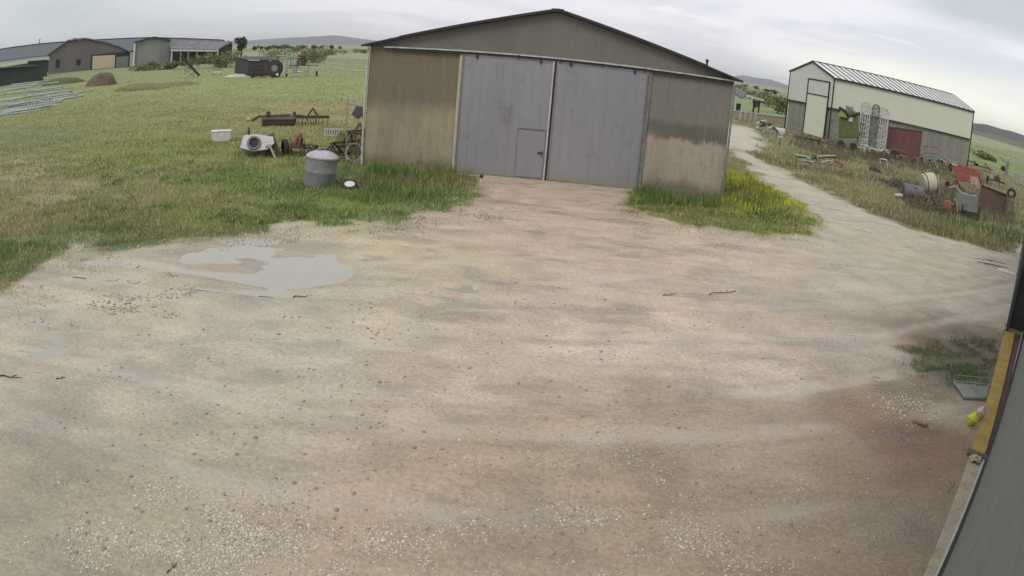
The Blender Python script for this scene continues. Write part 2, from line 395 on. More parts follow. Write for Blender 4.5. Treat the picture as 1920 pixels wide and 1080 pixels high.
# distant fields: long strips of crop and stubble
ln = t.node('ShaderNodeVectorMath', operation='LENGTH'); t.put(ln.inputs[0], pos)
fld = t.node('ShaderNodeTexVoronoi'); t.put(fld.inputs['Vector'], t.map(pos, (.0018, .0065, 1), rot=(0, 0, R(14)))); fld.inputs['Scale'].default_value = 1
sr = t.node('ShaderNodeSeparateColor'); t.put(sr.inputs[0], fld.outputs['Color'])
fc = t.mix(sr.outputs[0], (.15, .19, .085), (.28, .28, .16)); fc = t.mix(t.ramp(sr.outputs[1], .72, .78), fc, (.34, .30, .21))
gcol = t.mix(t.ramp(ln.outputs['Value'], 130, 260), gcol, fc)
c = t.mix(t.attr('grass'), dirt, gcol)
c = t.mix(t.math('MULTIPLY', t.attr('weed'), .7), c, (.105, .095, .060))
t.put(b.inputs['Base Color'], c)
wet = t.math('MULTIPLY', t.ramp(t.noise(t.map(pos, (.45, 1.1, 1), (5, 2, 0), rot=(0, 0, R(-16))), .8, 6, .68), .50, .60), t.math('SUBTRACT', 1., t.attr('grass')))
c = t.mix(t.math('MULTIPLY', wet, .16), c, (.10, .095, .085))
t.put(b.inputs['Base Color'], c)
rg = t.mix(t.attr('grass'), t.mix(wet, .72, .22), .95)
t.put(b.inputs['Roughness'], rg); b.inputs['Specular IOR Level'].default_value = .5
n_peb = t.node('ShaderNodeTexVoronoi'); t.put(n_peb.inputs['Vector'], pos); n_peb.inputs['Scale'].default_value = 38
hh = t.math('ADD', t.math('ADD', t.math('MULTIPLY', n_fine, .05), t.math('MULTIPLY', n_grit, .012)), t.math('MULTIPLY', t.ramp(n_peb.outputs['Distance'], .0, .45, 1, 0), .008))
t.put(b.inputs['Normal'], t.bump(hh, 1., .8))
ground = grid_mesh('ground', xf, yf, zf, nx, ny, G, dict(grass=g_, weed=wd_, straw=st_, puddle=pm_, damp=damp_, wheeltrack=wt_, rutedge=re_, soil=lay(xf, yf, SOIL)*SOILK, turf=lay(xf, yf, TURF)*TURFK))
tag(ground, kind='structure')

# shallow brown rain water lying in the hollows of the yard
PW = bpy.data.materials.new('muddy water'); PW.use_nodes = True; t = NT(PW.node_tree); b = t.n['Principled BSDF']
pos = t.node('ShaderNodeNewGeometry').outputs['Position']
t.put(b.inputs['Base Color'], t.mix(t.noise(pos, 1.2, 4), (.34, .325, .275), (.40, .375, .32)))
b.inputs['Roughness'].default_value = .04; b.inputs['IOR'].default_value = 1.33; b.inputs['Specular IOR Level'].default_value = .5
t.put(b.inputs['Normal'], t.bump(t.noise(t.map(pos, (1, 2, 1)), 9, 3), .006, .6))
for p in PUD:
    xs = [q[0] for q in p]; ys = [q[1] for q in p]
    px = np.arange(min(xs)-.6, max(xs)+.6, .11); py = np.arange(min(ys)-.6, max(ys)+.6, .11)
    PX, PY = np.meshgrid(px, py); d = polydist(PX.ravel(), PY.ravel(), p)
    lv = float(np.quantile(height(PX.ravel(), PY.ravel())[d > .1], .57 if p is PUD[0] else .36))
    o = grid_mesh('puddle', PX.ravel(), PY.ravel(), np.full(PX.size, lv), len(px), len(py), PW, {}, keep=d+(fbm(PX.ravel(), PY.ravel(), .5, 4)-.5)*1.2 > -.25)
    tag(o, kind='structure')
def gz(x, y): return float(height(np.array([x]), np.array([y]))[0])

# ---------------------------------------------------------------- scattered stones and grass (stuff)
def multi(name, V, F, material, attrs):
    """V (n,k,3) copies of one small shape with faces F (m,3)"""
    n, k, _ = V.shape; me = bpy.data.meshes.new(name)
    me.vertices.add(n*k); me.vertices.foreach_set('co', V.reshape(-1).astype('f'))
    q = (F[None]+(np.arange(n)*k)[:, None, None]).reshape(-1, 3)
    me.loops.add(q.size); me.loops.foreach_set('vertex_index', q.ravel().astype('i'))
    me.polygons.add(len(q)); me.polygons.foreach_set('loop_start', np.arange(0, q.size, 3, dtype='i'))
    for kk, a in attrs.items():
        at = me.attributes.new(kk, 'FLOAT_COLOR' if a.ndim == 2 else 'FLOAT', 'POINT')
        if a.ndim == 2: at.data.foreach_set('color', np.repeat(np.c_[a, np.ones(len(a))], k, 0).astype('f').ravel())
        else: at.data.foreach_set('value', np.repeat(a, k).astype('f'))
    me.update(); me.materials.append(material)
    o = bpy.data.objects.new(name, me); C.objects.link(o); return o
def pick(poly, n, soft=0.):
    """random points inside an outline of the photo, laid on the ground"""
    p = np.array(poly, float); lo, hi = p.min(0), p.max(0); out = []
    m = 0
    while m < n:
        q = lo+rng.random((n*2, 2))*(hi-lo); q = q[inside(q[:, 0], q[:, 1], poly)]; out.append(q); m += len(q)
    P_ = spot(*np.concatenate(out)[:n].T)[:, :2]; D_ = np.hypot(*P_.T)[:, None]
    return P_+rng.normal(0, .035, P_.shape)*D_*soft
def clump(P, s, thr):
    f = fbm(P[:, 0]+70, P[:, 1]+33, s, 4)+(fbm(P[:, 0], P[:, 1]+5, s*4, 2)-.5)*.5; return P[rng.random(len(P)) < sstep(f, thr-.06, thr+.34)]
ico = []; ph = (1+5**.5)/2
for a_, b_ in ((-1, ph), (1, ph), (-1, -ph), (1, -ph)): ico.append((a_, b_, 0))
for a_, b_ in ((-1, ph), (1, ph), (-1, -ph), (1, -ph)): ico.append((0, a_, b_))
for a_, b_ in ((ph, -1), (ph, 1), (-ph, -1), (-ph, 1)): ico.append((a_, 0, b_))
ico = np.array(ico)/1.9
icf = np.array([(0, 11, 5), (0, 5, 1), (0, 1, 7), (0, 7, 10), (0, 10, 11), (1, 5, 9), (5, 11, 4), (11, 10, 2), (10, 7, 6), (7, 1, 8), (3, 9, 4), (3, 4, 2), (3, 2, 6), (3, 6, 8), (3, 8, 9), (4, 9, 5), (2, 4, 11), (6, 2, 10), (8, 6, 7), (9, 8, 1)])
def stones(name, P, r0, r1, pal, material, zoff=0.):
    n = len(P); r = r0*(r1/r0)**(rng.random(n)**2.2)
    V = ico[None]*(1+rng.normal(0, .16, (n, 12, 3))); V = V*r[:, None, None]*np.stack([rng.uniform(.7, 1.4, n), rng.uniform(.7, 1.3, n), rng.uniform(.4, .75, n)], 1)[:, None]
    a = rng.random(n)*6.28; ca, sa = np.cos(a)[:, None], np.sin(a)[:, None]
    V = np.stack([V[..., 0]*ca-V[..., 1]*sa, V[..., 0]*sa+V[..., 1]*ca, V[..., 2]], -1)
    z = height(P[:, 0], P[:, 1])+(zoff if np.ndim(zoff) == 0 else zoff)
    V = V+np.stack([P[:, 0], P[:, 1], z+r*(.15 if 'clod' in name else .05)], 1)[:, None]
    pal = np.array(pal); col = pal[rng.integers(0, len(pal), n)]*rng.uniform(.75, 1.25, (n, 1))
    return multi(name, V, icf, material, dict(tone=col))
SM = bpy.data.materials.new('stone'); SM.use_nodes = True; t = NT(SM.node_tree)
t.put(t.n['Principled BSDF'].inputs['Base Color'], t.mix(t.noise(t.node('ShaderNodeNewGeometry').outputs['Position'], 90, 3), t.attr('tone', 'Color'), (.45, .40, .32))); t.n['Principled BSDF'].inputs['Roughness'].default_value = .85
pal_pale = [(.62, .56, .46), (.72, .66, .56), (.46, .40, .32), (.55, .47, .38), (.24, .20, .16), (.82, .78, .70)]
pal_dark = [(.10, .085, .06), (.16, .13, .10), (.24, .20, .15), (.12, .11, .09)]
P = [clump(pick([(150, 985), (330, 890), (480, 895), (560, 960), (640, 1079), (170, 1079)], 26000, 1.), .5, .40), clump(pick([(150, 985), (330, 890), (480, 895), (560, 960), (640, 1079), (170, 1079)], 6000, 1.), .16, .5),
     clump(pick([(540, 1010), (800, 985), (1000, 930), (1300, 930), (1400, 1079), (560, 1079)], 22000, 1.), .45, .44),
     clump(pick([(860, 850), (1300, 800), (1560, 900), (1500, 1079), (800, 1079), (700, 950)], 16000, 1.), .4, .48),
     clump(pick([(440, 590), (690, 565), (730, 590), (600, 620), (480, 612)], 1500), .5, .44),
     clump(pick([(640, 700), (900, 730), (860, 790), (660, 785)], 1400), .3, .46),
     pick([(0, 600), (900, 420), (1500, 460), (1700, 700), (1700, 1079), (0, 1079)], 4200),
     clump(pick([(0, 1020), (70, 1000), (60, 1079), (0, 1079)], 400), .3, .4),
     pick([(840, 400), (905, 375), (965, 410), (900, 422)], 600), pick([(1145, 425), (1200, 415), (1500, 430), (1535, 450), (1300, 455), (1150, 442)], 1500),
     clump(pick([(1430, 690), (1600, 672), (1720, 690), (1700, 735), (1480, 725)], 1400), .35, .45)]
tag(stones('gravel', np.concatenate(P), .004, .017, pal_pale, SM), kind='stuff')
P = [clump(pick([(170, 520), (290, 500), (390, 540), (330, 600), (160, 590)], 3200), .5, .42), clump(pick([(0, 540), (160, 500), (300, 560), (100, 620), (0, 620)], 700), .5, .48),
     clump(pick([(480, 600), (720, 560), (960, 520), (1100, 600), (700, 640)], 1100), .5, .47), pick([(100, 640), (900, 560), (1600, 480), (1650, 1040), (100, 1040)], 1500), clump(pick([(1630, 690), (1730, 700), (1720, 740), (1640, 740)], 400), .3, .4)]
tag(stones('dirt_clods', np.concatenate(P), .006, .030, pal_dark, SM), kind='stuff')
gp = clump(pick([(1655, 785), (1680, 740), (1745, 732), (1765, 755), (1735, 785), (1690, 800)], 2000, .5), .22, .40)
gc = gp.mean(0); gd = np.exp(-(np.hypot(*(gp-gc).T)/.32)**2)
tag(stones('gravel_heap', gp, .006, .024, pal_pale, SM, zoff=gd*.05*rng.random(len(gp))), kind='stuff')

GM = bpy.data.materials.new('grass blade'); GM.use_nodes = True; t = NT(GM.node_tree); b = t.n['Principled BSDF']
t.put(b.inputs['Base Color'], t.attr('tone', 'Color')); b.inputs['Roughness'].default_value = .7; b.inputs['Specular IOR Level'].default_value = .2
b.inputs['Subsurface Weight'].default_value = 0
TURFB = 1.35
def blades(name, P, h0, h1, wide, lean=.5, tone=None, hf=None, pal=None):
    n = len(P); D = np.hypot(P[:, 0], P[:, 1]); h = rng.uniform(h0, h1, n)*(hf if hf is not None else 1)
    wd = np.maximum(wide, D*.00055)*rng.uniform(.6, 1.4, n); a = rng.random(n)*6.28; b2 = rng.random(n)*6.28; ln = lean*h*rng.random(n)
    z = height(P[:, 0], P[:, 1])-.01
    ax, ay = np.cos(a)*wd/2, np.sin(a)*wd/2; lx, ly = np.cos(b2)*ln, np.sin(b2)*ln
    V = np.zeros((n, 5, 3)); x, y = P[:, 0], P[:, 1]
    V[:, 0] = np.stack([x-ax, y-ay, z], 1); V[:, 1] = np.stack([x+ax, y+ay, z], 1)
    V[:, 2] = np.stack([x-ax*.8+lx*.35, y-ay*.8+ly*.35, z+h*.6], 1); V[:, 3] = np.stack([x+ax*.8+lx*.35, y+ay*.8+ly*.35, z+h*.6], 1)
    V[:, 4] = np.stack([x+lx, y+ly, z+h], 1)
    n1 = fbm(x, y, 2.6, 4); n2 = fbm(x+40, y+11, .6, 3); n3 = fbm(x*.5+3, y*2+5, 2.5, 3)
    if pal is None:
        tf = lay(x, y, TURF)*TURFB; c3 = np.array((.48, .44, .27)); col = tf*(1+(np.array((.30, .18, .35))*(sstep(n1, .36, .62)[:, None]*2-1)))
        col = col+(np.array((.38, .34, .18))-col)*(sstep(n3, .54, .66)*.5)[:, None]
        tone = None
    else:
        c0, c1, c2, c3 = (np.array(q) for q in pal)
        col = c0+(c1-c0)*sstep(n1, .36, .62)[:, None]; col = col+(c2-col)*(sstep(n3, .5, .68)*.8)[:, None]
    col = np.where((rng.random(n) < .10+.25*sstep(n2, .55, .7))[:, None], c3, col)*rng.uniform(.7, 1.3, (n, 1))
    if tone is not None: col = col*(1-tone[:, None])+np.array((.26, .21, .12))*rng.uniform(.5, 1.6, (n, 1))*tone[:, None]
    return multi(name, V, np.array([(0, 1, 3), (0, 3, 2), (2, 3, 4)]), GM, dict(tone=col))
BARN_IN = lambda P: (P[:, 0] > -6.0) & (P[:, 0] < 7.5) & (P[:, 1] > 26.75-.019*P[:, 0]) & (P[:, 1] < 52)
def grassy(P, lo=.5):
    g, wdd, s, yd = masks(P[:, 0], P[:, 1]); k = (rng.random(len(P)) < (g-lo)*2) & ~BARN_IN(P)
    return P[k], s[k]
LEFT = [(-20, 600), (130, 470), (300, 450), (640, 425), (905, 410), (905, 330), (700, 300), (700, 100), (-20, 120)]
P, s = grassy(pick(LEFT, 190000), .3)
tag(blades('grass', P, .05, .16, .006, .9, s*.65, hf=.5+fbm(P[:, 0], P[:, 1], 1.1, 3)), kind='stuff')
P, s = grassy(pick([(1130, 380), (1350, 300), (1362, 270), (1480, 340), (1550, 400), (1545, 460), (1300, 450)], 34000), .3)
tag(blades('grass', P, .05, .16, .006, .9, s, hf=.5+fbm(P[:, 0], P[:, 1], 1.1, 3)), kind='stuff')
P, s = grassy(pick([(1370, 210), (1660, 200), (1960, 250), (1960, 500), (1790, 455), (1600, 385), (1400, 290)], 80000), .3)
tag(blades('grass', P, .08, .32, .006, .8, s*0+.35, hf=.5+fbm(P[:, 0], P[:, 1], 1.5, 3)), kind='stuff')
P = np.concatenate([clump(pick([(1490, 252), (1600, 262), (1700, 290), (1830, 312), (1860, 350), (1700, 330), (1560, 300), (1480, 272)], 14000), 2.2, .36), pick([(1670, 340), (1900, 380), (1900, 425), (1700, 392)], 7000)])
tag(blades('weeds', P, .25, .85, .02, .6, hf=.35+fbm(P[:, 0], P[:, 1], 2.2, 3), pal=[(.11, .10, .06), (.15, .13, .085), (.19, .16, .11), (.28, .25, .18)]), kind='stuff')
P = pick([(0, 400), (300, 400), (500, 400), (900, 330), (980, 400), (800, 440), (500, 460), (330, 480), (160, 520), (0, 600)], 16000, .5)
P = P[(rng.random(len(P)) < sstep(fbm(P[:, 0], P[:, 1], .8, 4), .5, .68)) & ~BARN_IN(P)]
tag(blades('grass', P, .02, .07, .008, 1.3), kind='stuff')
P = pick([(1130, 390), (1200, 400), (1530, 390), (1560, 430), (1540, 470), (1300, 470), (1150, 430)], 7000, .5); P = P[(rng.random(len(P)) < sstep(fbm(P[:, 0], P[:, 1], .7, 4), .48, .68)) & ~BARN_IN(P)]
tag(blades('grass', P, .02, .06, .008, 1.3), kind='stuff')
P = clump(np.concatenate([pick([(0, 300), (640, 240), (690, 330), (880, 350), (800, 400), (430, 425), (60, 480), (0, 540)], 42000), pick([(1180, 375), (1345, 385), (1500, 380), (1530, 430), (1220, 400)], 6000), pick([(1400, 260), (1500, 300), (1860, 440), (1900, 400), (1600, 300)], 9000)]), .55, .56)
P, _s = grassy(P, .3); tag(blades('broadleaf_weeds', P, .05, .15, .030, 1.5, pal=[(.085, .135, .045), (.13, .19, .06), (.19, .20, .09), (.30, .27, .13)]), kind='stuff')
P = clump(pick([(0, 300), (180, 300), (330, 420), (250, 460), (0, 470)], 5000, .4), .8, .46); P2 = clump(pick([(0, 420), (300, 440), (640, 415), (900, 360), (960, 420), (640, 450), (300, 480), (0, 570)], 7000, .5), .6, .48)
tag(stones('stubble_stones', np.concatenate([P, P2]), .010, .045, [(.50, .46, .36), (.36, .32, .24), (.20, .17, .12), (.60, .56, .46)], SM), kind='stuff')
P = clump(pick([(1348, 330), (1400, 325), (1480, 385), (1420, 400), (1350, 385)], 700), .5, .5); tag(blades('yellow_flowers', P, .18, .34, .03, .3, pal=[(.52, .50, .05), (.62, .60, .06), (.40, .45, .08), (.60, .55, .10)]), kind='stuff')
# tall weeds along the barn's foot, round the scrap and in the corner by the near building
pw = [clump(pick([(600, 330), (690, 290), (850, 305), (900, 345), (860, 370), (700, 385), (620, 370)], 9000), .8, .42), pick([(690, 318), (860, 324), (850, 345), (690, 340)], 3500),
      pick([(1190, 360), (1345, 372), (1350, 392), (1180, 384)], 3500), clump(pick([(1345, 330), (1400, 322), (1480, 380), (1400, 400), (1345, 390)], 4000), .6, .46),
      clump(pick([(440, 285), (560, 290), (560, 320), (440, 310)], 1200), .5, .4), clump(pick([(630, 255), (690, 240), (690, 320), (640, 320)], 2500), .6, .45)]
P = np.concatenate(pw); P = P[~BARN_IN(P)]
tag(blades('weeds', P, .10, .42, .010, .7, hf=.5+fbm(P[:, 0], P[:, 1], .7, 3), pal=[(.085, .16, .04), (.17, .23, .06), (.24, .21, .10), (.36, .33, .17)]), kind='stuff')
P = pick([(1680, 660), (1760, 640), (1890, 625), (1875, 690), (1845, 745), (1740, 730), (1690, 700)], 12000, .3)
_, wdd, _, _ = masks(P[:, 0], P[:, 1]); P = P[rng.random(len(P)) < wdd*sstep(fbm(P[:, 0], P[:, 1], .35, 3), .38, .62)*1.5]
tag(blades('weeds', P, .03, .13, .010, 1.1, hf=.2+fbm(P[:, 0], P[:, 1], .4, 3), pal=[(.06, .11, .045), (.09, .16, .06), (.17, .15, .09), (.24, .21, .14)]), kind='stuff')
P = clump(pick([(1180, 395), (1540, 400), (1540, 455), (1300, 450), (1180, 430)], 5000), .5, .5)
tag(blades('weeds', P, .02, .09, .008, 1.2, pal=[(.16, .16, .06), (.22, .21, .09), (.30, .27, .15), (.42, .38, .25)]), kind='stuff')
P = clump(pick([(0, 380), (300, 370), (420, 430), (640, 425), (900, 370), (960, 410), (700, 440), (300, 470), (120, 500), (0, 560)], 9000), .5, .48)
tag(blades('weeds', P, .02, .10, .008, 1.2, pal=[(.10, .12, .045), (.2, .19, .08), (.30, .26, .14), (.45, .40, .26)]), kind='stuff')

# ---------------------------------------------------------------- materials
M_ = {}
M_['render'] = mat('cement render', (.185, .165, .125), .9, col2=(.23, .205, .155), ns=.9, bump=.01, bs=25, streak=True, stain=(.15, .13, .09), stn=.5)
# barn wall: lower courses splashed with pale mud, upper render darker; the band between differs left and right
def wallmat(name, up, up2, lo, lo2, zb, soft, band=None):
    Mw = bpy.data.materials.new(name); Mw.use_nodes = True; t = NT(Mw.node_tree); b = t.n['Principled BSDF']
    tc = t.node('ShaderNodeTexCoord').outputs['Object']; sp = t.node('ShaderNodeSeparateXYZ'); t.put(sp.inputs[0], tc)
    zz = t.math('ADD', sp.outputs[2], t.math('MULTIPLY', t.math('SUBTRACT', t.noise(tc, .9, 5, .65), .5), .8))
    zz = t.math('ADD', zz, t.math('MULTIPLY', t.math('SUBTRACT', t.noise(t.map(tc, (1, 1, .1)), 5, 5, .7), .5), .5))
    stn = t.noise(t.map(tc, (1, 1, .12)), 1.7, 7, .68)
    c = t.mix(t.ramp(zz, zb-soft, zb+soft), t.mix(t.ramp(stn, .38, .62), lo, lo2), t.mix(t.ramp(stn, .38, .62), up, up2))
    if band: c = t.mix(t.math('MULTIPLY', t.math('MULTIPLY', t.ramp(zz, zb-.2, zb+.05), t.ramp(zz, zb+.7, zb+.35)), t.ramp(t.noise(tc, .7, 3), .3, .6, .4, .9)), c, band)
    c = t.mix(t.ramp(t.noise(t.map(tc, (1, 1, .5)), 4, 7, .75), .5, .72, 0, .45), c, (.14, .125, .10))
    c = t.mix(t.ramp(t.noise(t.map(tc, (1, 1, .08)), 7, 6, .7), .56, .7, 0, .4), c, (.42, .36, .28))
    c = t.mix(t.ramp(zz, .75, .15, 0, .7), c, (.13, .125, .075))
    t.put(b.inputs['Base Color'], c); b.inputs['Roughness'].default_value = .92
    t.put(b.inputs['Normal'], t.bump(t.noise(tc, 14, 6, .75), .03)); return Mw
M_['barnwall'] = wallmat('brown stained wall', (.205, .172, .118), (.185, .165, .128), (.39, .32, .215), (.30, .25, .175), 2.35, .45)
M_['barnwall2'] = wallmat('grey stained wall', (.225, .210, .180), (.205, .195, .172), (.43, .36, .30), (.36, .30, .25), 2.15, .12, (.135, .132, .105))
M_['door'] = mat('blue grey door sheet', (.255, .25, .275), .55, col2=(.28, .275, .295), ns=.5, bump=.001, bs=3, streak=True, stain=(.21, .205, .21), stn=.57, fine=.06)
def foot_mud(M, h, col):
    t = NT(M.node_tree); b = t.n['Principled BSDF']; l = b.inputs['Base Color'].links[0].from_socket
    tc = t.node('ShaderNodeTexCoord').outputs['Object']; sp = t.node('ShaderNodeSeparateXYZ'); t.put(sp.inputs[0], tc)
    zz = t.math('ADD', sp.outputs[2], t.math('MULTIPLY', t.math('SUBTRACT', t.noise(t.map(tc, (1, 1, .3)), 3, 6, .7), .5), h*1.6))
    c = t.mix(t.ramp(zz, h, h*.1, 0, .7), l, col)
    rs = t.noise(t.map(tc, (1, 1, .05)), 9, 5, .7); c = t.mix(t.math('MULTIPLY', t.ramp(rs, .6, .72, 0, .5), t.ramp(sp.outputs[2], 3.0, 4.4)), c, (.16, .11, .085))
    t.put(b.inputs['Base Color'], c)
foot_mud(M_['door'], .55, (.26, .225, .18))
M_['door2'] = mat('blue grey wicket sheet', (.262, .257, .28), .55, col2=(.245, .24, .262), ns=.6, bump=.001, bs=3, streak=True, fine=.06)
M_['gable'] = mat('weathered fibre cement', (.190, .180, .158), .85, col2=(.158, .152, .136), ns=.35, bump=.004, bs=8, streak=True, stain=(.185, .16, .135), stn=.5, fine=.1)
M_['roof'] = mat('old fibre cement roof', (.20, .20, .19), .85, col2=(.14, .14, .13), ns=1.2, bump=.01)
M_['dark'] = mat('dark painted steel', (.028, .028, .032), .55, col2=(.045, .042, .04), ns=5)
M_['galv'] = mat('galvanised steel', (.42, .43, .42), .42, .35, col2=(.30, .31, .31), ns=5, stain=(.24, .2, .16), stn=.6)
M_['pale'] = mat('pale weathered metal', (.58, .58, .55), .6, col2=(.44, .43, .40), ns=4, stain=(.25, .2, .15), stn=.62)
M_['rust'] = mat('rusty steel', (.115, .068, .048), .85, col2=(.075, .052, .042), ns=6, bump=.004, stain=(.2, .12, .07), stn=.55)
M_['rustbrown'] = mat('dull brown steel', (.14, .105, .085), .8, col2=(.10, .082, .072), ns=4, bump=.004, stain=(.18, .15, .12), stn=.55)
M_['white'] = mat('off white plastic', (.74, .72, .72), .5, col2=(.62, .58, .56), ns=4, stain=(.40, .32, .28), stn=.6)
M_['greypaint'] = mat('grey paint', (.24, .24, .24), .6, col2=(.18, .18, .185), ns=3, stain=(.14, .13, .12), stn=.58)
M_['lightgrey'] = mat('light grey enamel', (.50, .48, .52), .5, col2=(.40, .38, .40), ns=4, stain=(.28, .25, .22), stn=.6)
M_['red'] = mat('faded red paint', (.26, .065, .06), .6, col2=(.19, .06, .055), ns=4, stain=(.12, .07, .05), stn=.56)
M_['redbright'] = mat('red paint', (.34, .095, .08), .6, col2=(.24, .075, .06), ns=4, stain=(.14, .09, .065), stn=.54)
M_['darkred'] = mat('dark weathered red', (.13, .055, .05), .75, col2=(.10, .06, .05), ns=3, stain=(.10, .08, .07), stn=.52)
M_['green'] = mat('olive green paint', (.13, .16, .06), .6, col2=(.09, .12, .05), ns=4)
M_['lime'] = mat('yellow green paint', (.30, .36, .09), .55, col2=(.22, .28, .08), ns=4)
M_['teal'] = mat('faded teal paint', (.14, .27, .24), .6, col2=(.10, .2, .18), ns=4)
M_['yellow'] = mat('worn ochre yellow paint', (.42, .29, .06), .55, col2=(.34, .235, .06), ns=3, bump=.002, stain=(.24, .15, .06), stn=.6)
M_['cream'] = mat('cream paint', (.62, .54, .38), .7, col2=(.56, .46, .34), ns=3)
M_['beige'] = mat('beige tank plastic', (.52, .49, .38), .5, col2=(.46, .42, .32), ns=4)
M_['rubber'] = mat('tyre rubber', (.03, .03, .03), .85, col2=(.05, .048, .045), ns=6, bump=.003)
M_['wood'] = mat('grey wood', (.24, .2, .15), .85, col2=(.16, .13, .1), ns=6, streak=True)
M_['slate'] = mat('slate roof sheet', (.115, .13, .15), .8, col2=(.145, .155, .17), ns=1.2)
M_['shedgrey'] = mat('grey shed wall', (.16, .15, .155), .85, col2=(.19, .17, .16), ns=.4, streak=True)
M_['shedpale'] = mat('pale shed wall', (.27, .28, .25), .85, col2=(.22, .23, .22), ns=.4, streak=True)
M_['darkboards'] = mat('dark shed boards', (.055, .06, .06), .9, col2=(.075, .075, .07), ns=.5)  # plain dark boards for shed walls, trailer sides and feeder
M_['clad'] = mat('pale green grey cladding', (.66, .675, .55), .6, col2=(.68, .69, .585), ns=.5, spec=.3)
M_['cladgable'] = mat('pale grey cladding', (.62, .635, .58), .6, col2=(.59, .605, .55), ns=.5, spec=.3)
M_['block'] = mat('streaked concrete blockwork', (.235, .235, .20), .9, col2=(.30, .29, .25), ns=1.6, streak=True, stain=(.15, .155, .12), stn=.52)
M_['whiteroof'] = mat('translucent white roof sheet', (.80, .80, .78), .5, col2=(.72, .72, .71), ns=1)
M_['concrete'] = mat('worn concrete', (.46, .40, .30), .9, col2=(.38, .33, .25), ns=2.5, bump=.006, stain=(.3, .25, .18), stn=.55)
M_['nearwall'] = mat('grey green painted wall', (.20, .225, .20), .75, col2=(.23, .24, .225), ns=1.1, bump=.002, bs=20, spec=.25, stain=(.18, .18, .15), stn=.58)
M_['bark'] = mat('bark', (.09, .075, .055), .9, ns=6)
M_['earthheap'] = mat('brown manure', (.16, .125, .085), .95, col2=(.11, .09, .065), ns=3, bump=.03, bs=8)
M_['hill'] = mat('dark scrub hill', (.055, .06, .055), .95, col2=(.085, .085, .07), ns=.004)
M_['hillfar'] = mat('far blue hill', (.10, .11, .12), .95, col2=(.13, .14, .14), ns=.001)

# ---------------------------------------------------------------- the barn
BX, BY, BA, BW, EH, AH = -5.912, 27.06, -.01896, 13.347, 4.645, 6.30
def onbarn(u, v):
    d = ray(u, v); c, s = math.cos(BA), math.sin(BA); n = np.array([-s, c, 0])
    k = (np.array([BX, BY, 0])-np.array([0, 0, H])) @ n/(d @ n); q = np.array([0, 0, H])+d*k
    return (q[0]-BX)*c+(q[1]-BY)*s, q[2]
barn = thing('barn', 'large grey barn with two blue grey sliding doors and stained brown walls', 'barn', (BX, BY, 0), BA)
t1 = onbarn(862, 200)[0]-.02; tm = onbarn(1035, 200)[0]; t2 = onbarn(1205, 240)[0]; DEP = 24.
zr0, zr1 = EH-.02, EH-.02
def rise(x): return EH+(AH-EH)*(1-abs(x-BW/2)/(BW/2))
MB().box(0, t1, 0, .3, -.3, EH-.06).build('wall', M_['barnwall'], barn)
MB().box(t2, BW, 0, .3, -.3, EH-.06).build('wall', M_['barnwall2'], barn)
MB().box(0, .3, .302, DEP, -.3, EH-.06).build('wall', M_['barnwall'], barn)
MB().box(BW-.3, BW, .302, DEP, -.3, EH-.06).build('wall', M_['barnwall'], barn)
MB().box(.302, BW-.302, DEP-.3, DEP, -.3, EH-.06).build('wall', M_['barnwall'], barn)
# gable: ribbed sheeting above the track
m = MB(); N = 13
for i in range(N):                                # flat boards lapped edge over edge
    a, c2 = .02+(BW-.04)*i/N, .02+(BW-.04)*(i+1)/N; o = .006 if i % 2 else 0.
    pts_ = [(a, EH-.05), (c2, EH-.05), (c2, rise(c2)-.03)]+([(BW/2, rise(BW/2)-.03)] if a < BW/2 < c2 else [])+[(a, rise(a)-.03)]
    m.prism(pts_, .03-o, .12)
m.build('gable', M_['gable'], barn, smooth=False)
MB().prism([(.05, EH-.05), (BW-.05, EH-.05), (BW/2, AH-.05)], DEP-.2, DEP-.1).build('gable', M_['gable'], barn)
rf = MB()
for s in (0, 1):
    e0 = (-.28, EH-.06) if s == 0 else (BW+.28, EH-.06); r0 = (BW/2, AH+.03)
    rf.ribbed((e0[0], -.22, e0[1]), (e0[0], DEP+.2, e0[1]), (r0[0], -.22, r0[1]), (r0[0], DEP+.2, r0[1]), .18, .03, .03)
roof = rf.build('roof', M_['roof'], barn, smooth=False)
m = MB()      # barge boards in two overlapping lengths per slope, ridge cap
for s in (-1, 1):
    for a, c2, o in ((0, .8, .0), (.8, 1.0, .025)):
        x0 = BW/2+s*(BW/2+.3)*a; x1 = BW/2+s*(BW/2+.3)*c2
        f_ = lambda x: AH+.05+(EH-.05-AH-.05)*abs(x-BW/2)/(BW/2+.3)
        m.bar((x0, -.25-o, f_(x0)+.01-o), (x1, -.25-o, f_(x1)+.01-o), .03, .075)
m.box(BW/2-.22, BW/2+.22, -.27, DEP, AH+.045, AH+.08)
m.build('barge_board', M_['dark'], roof)
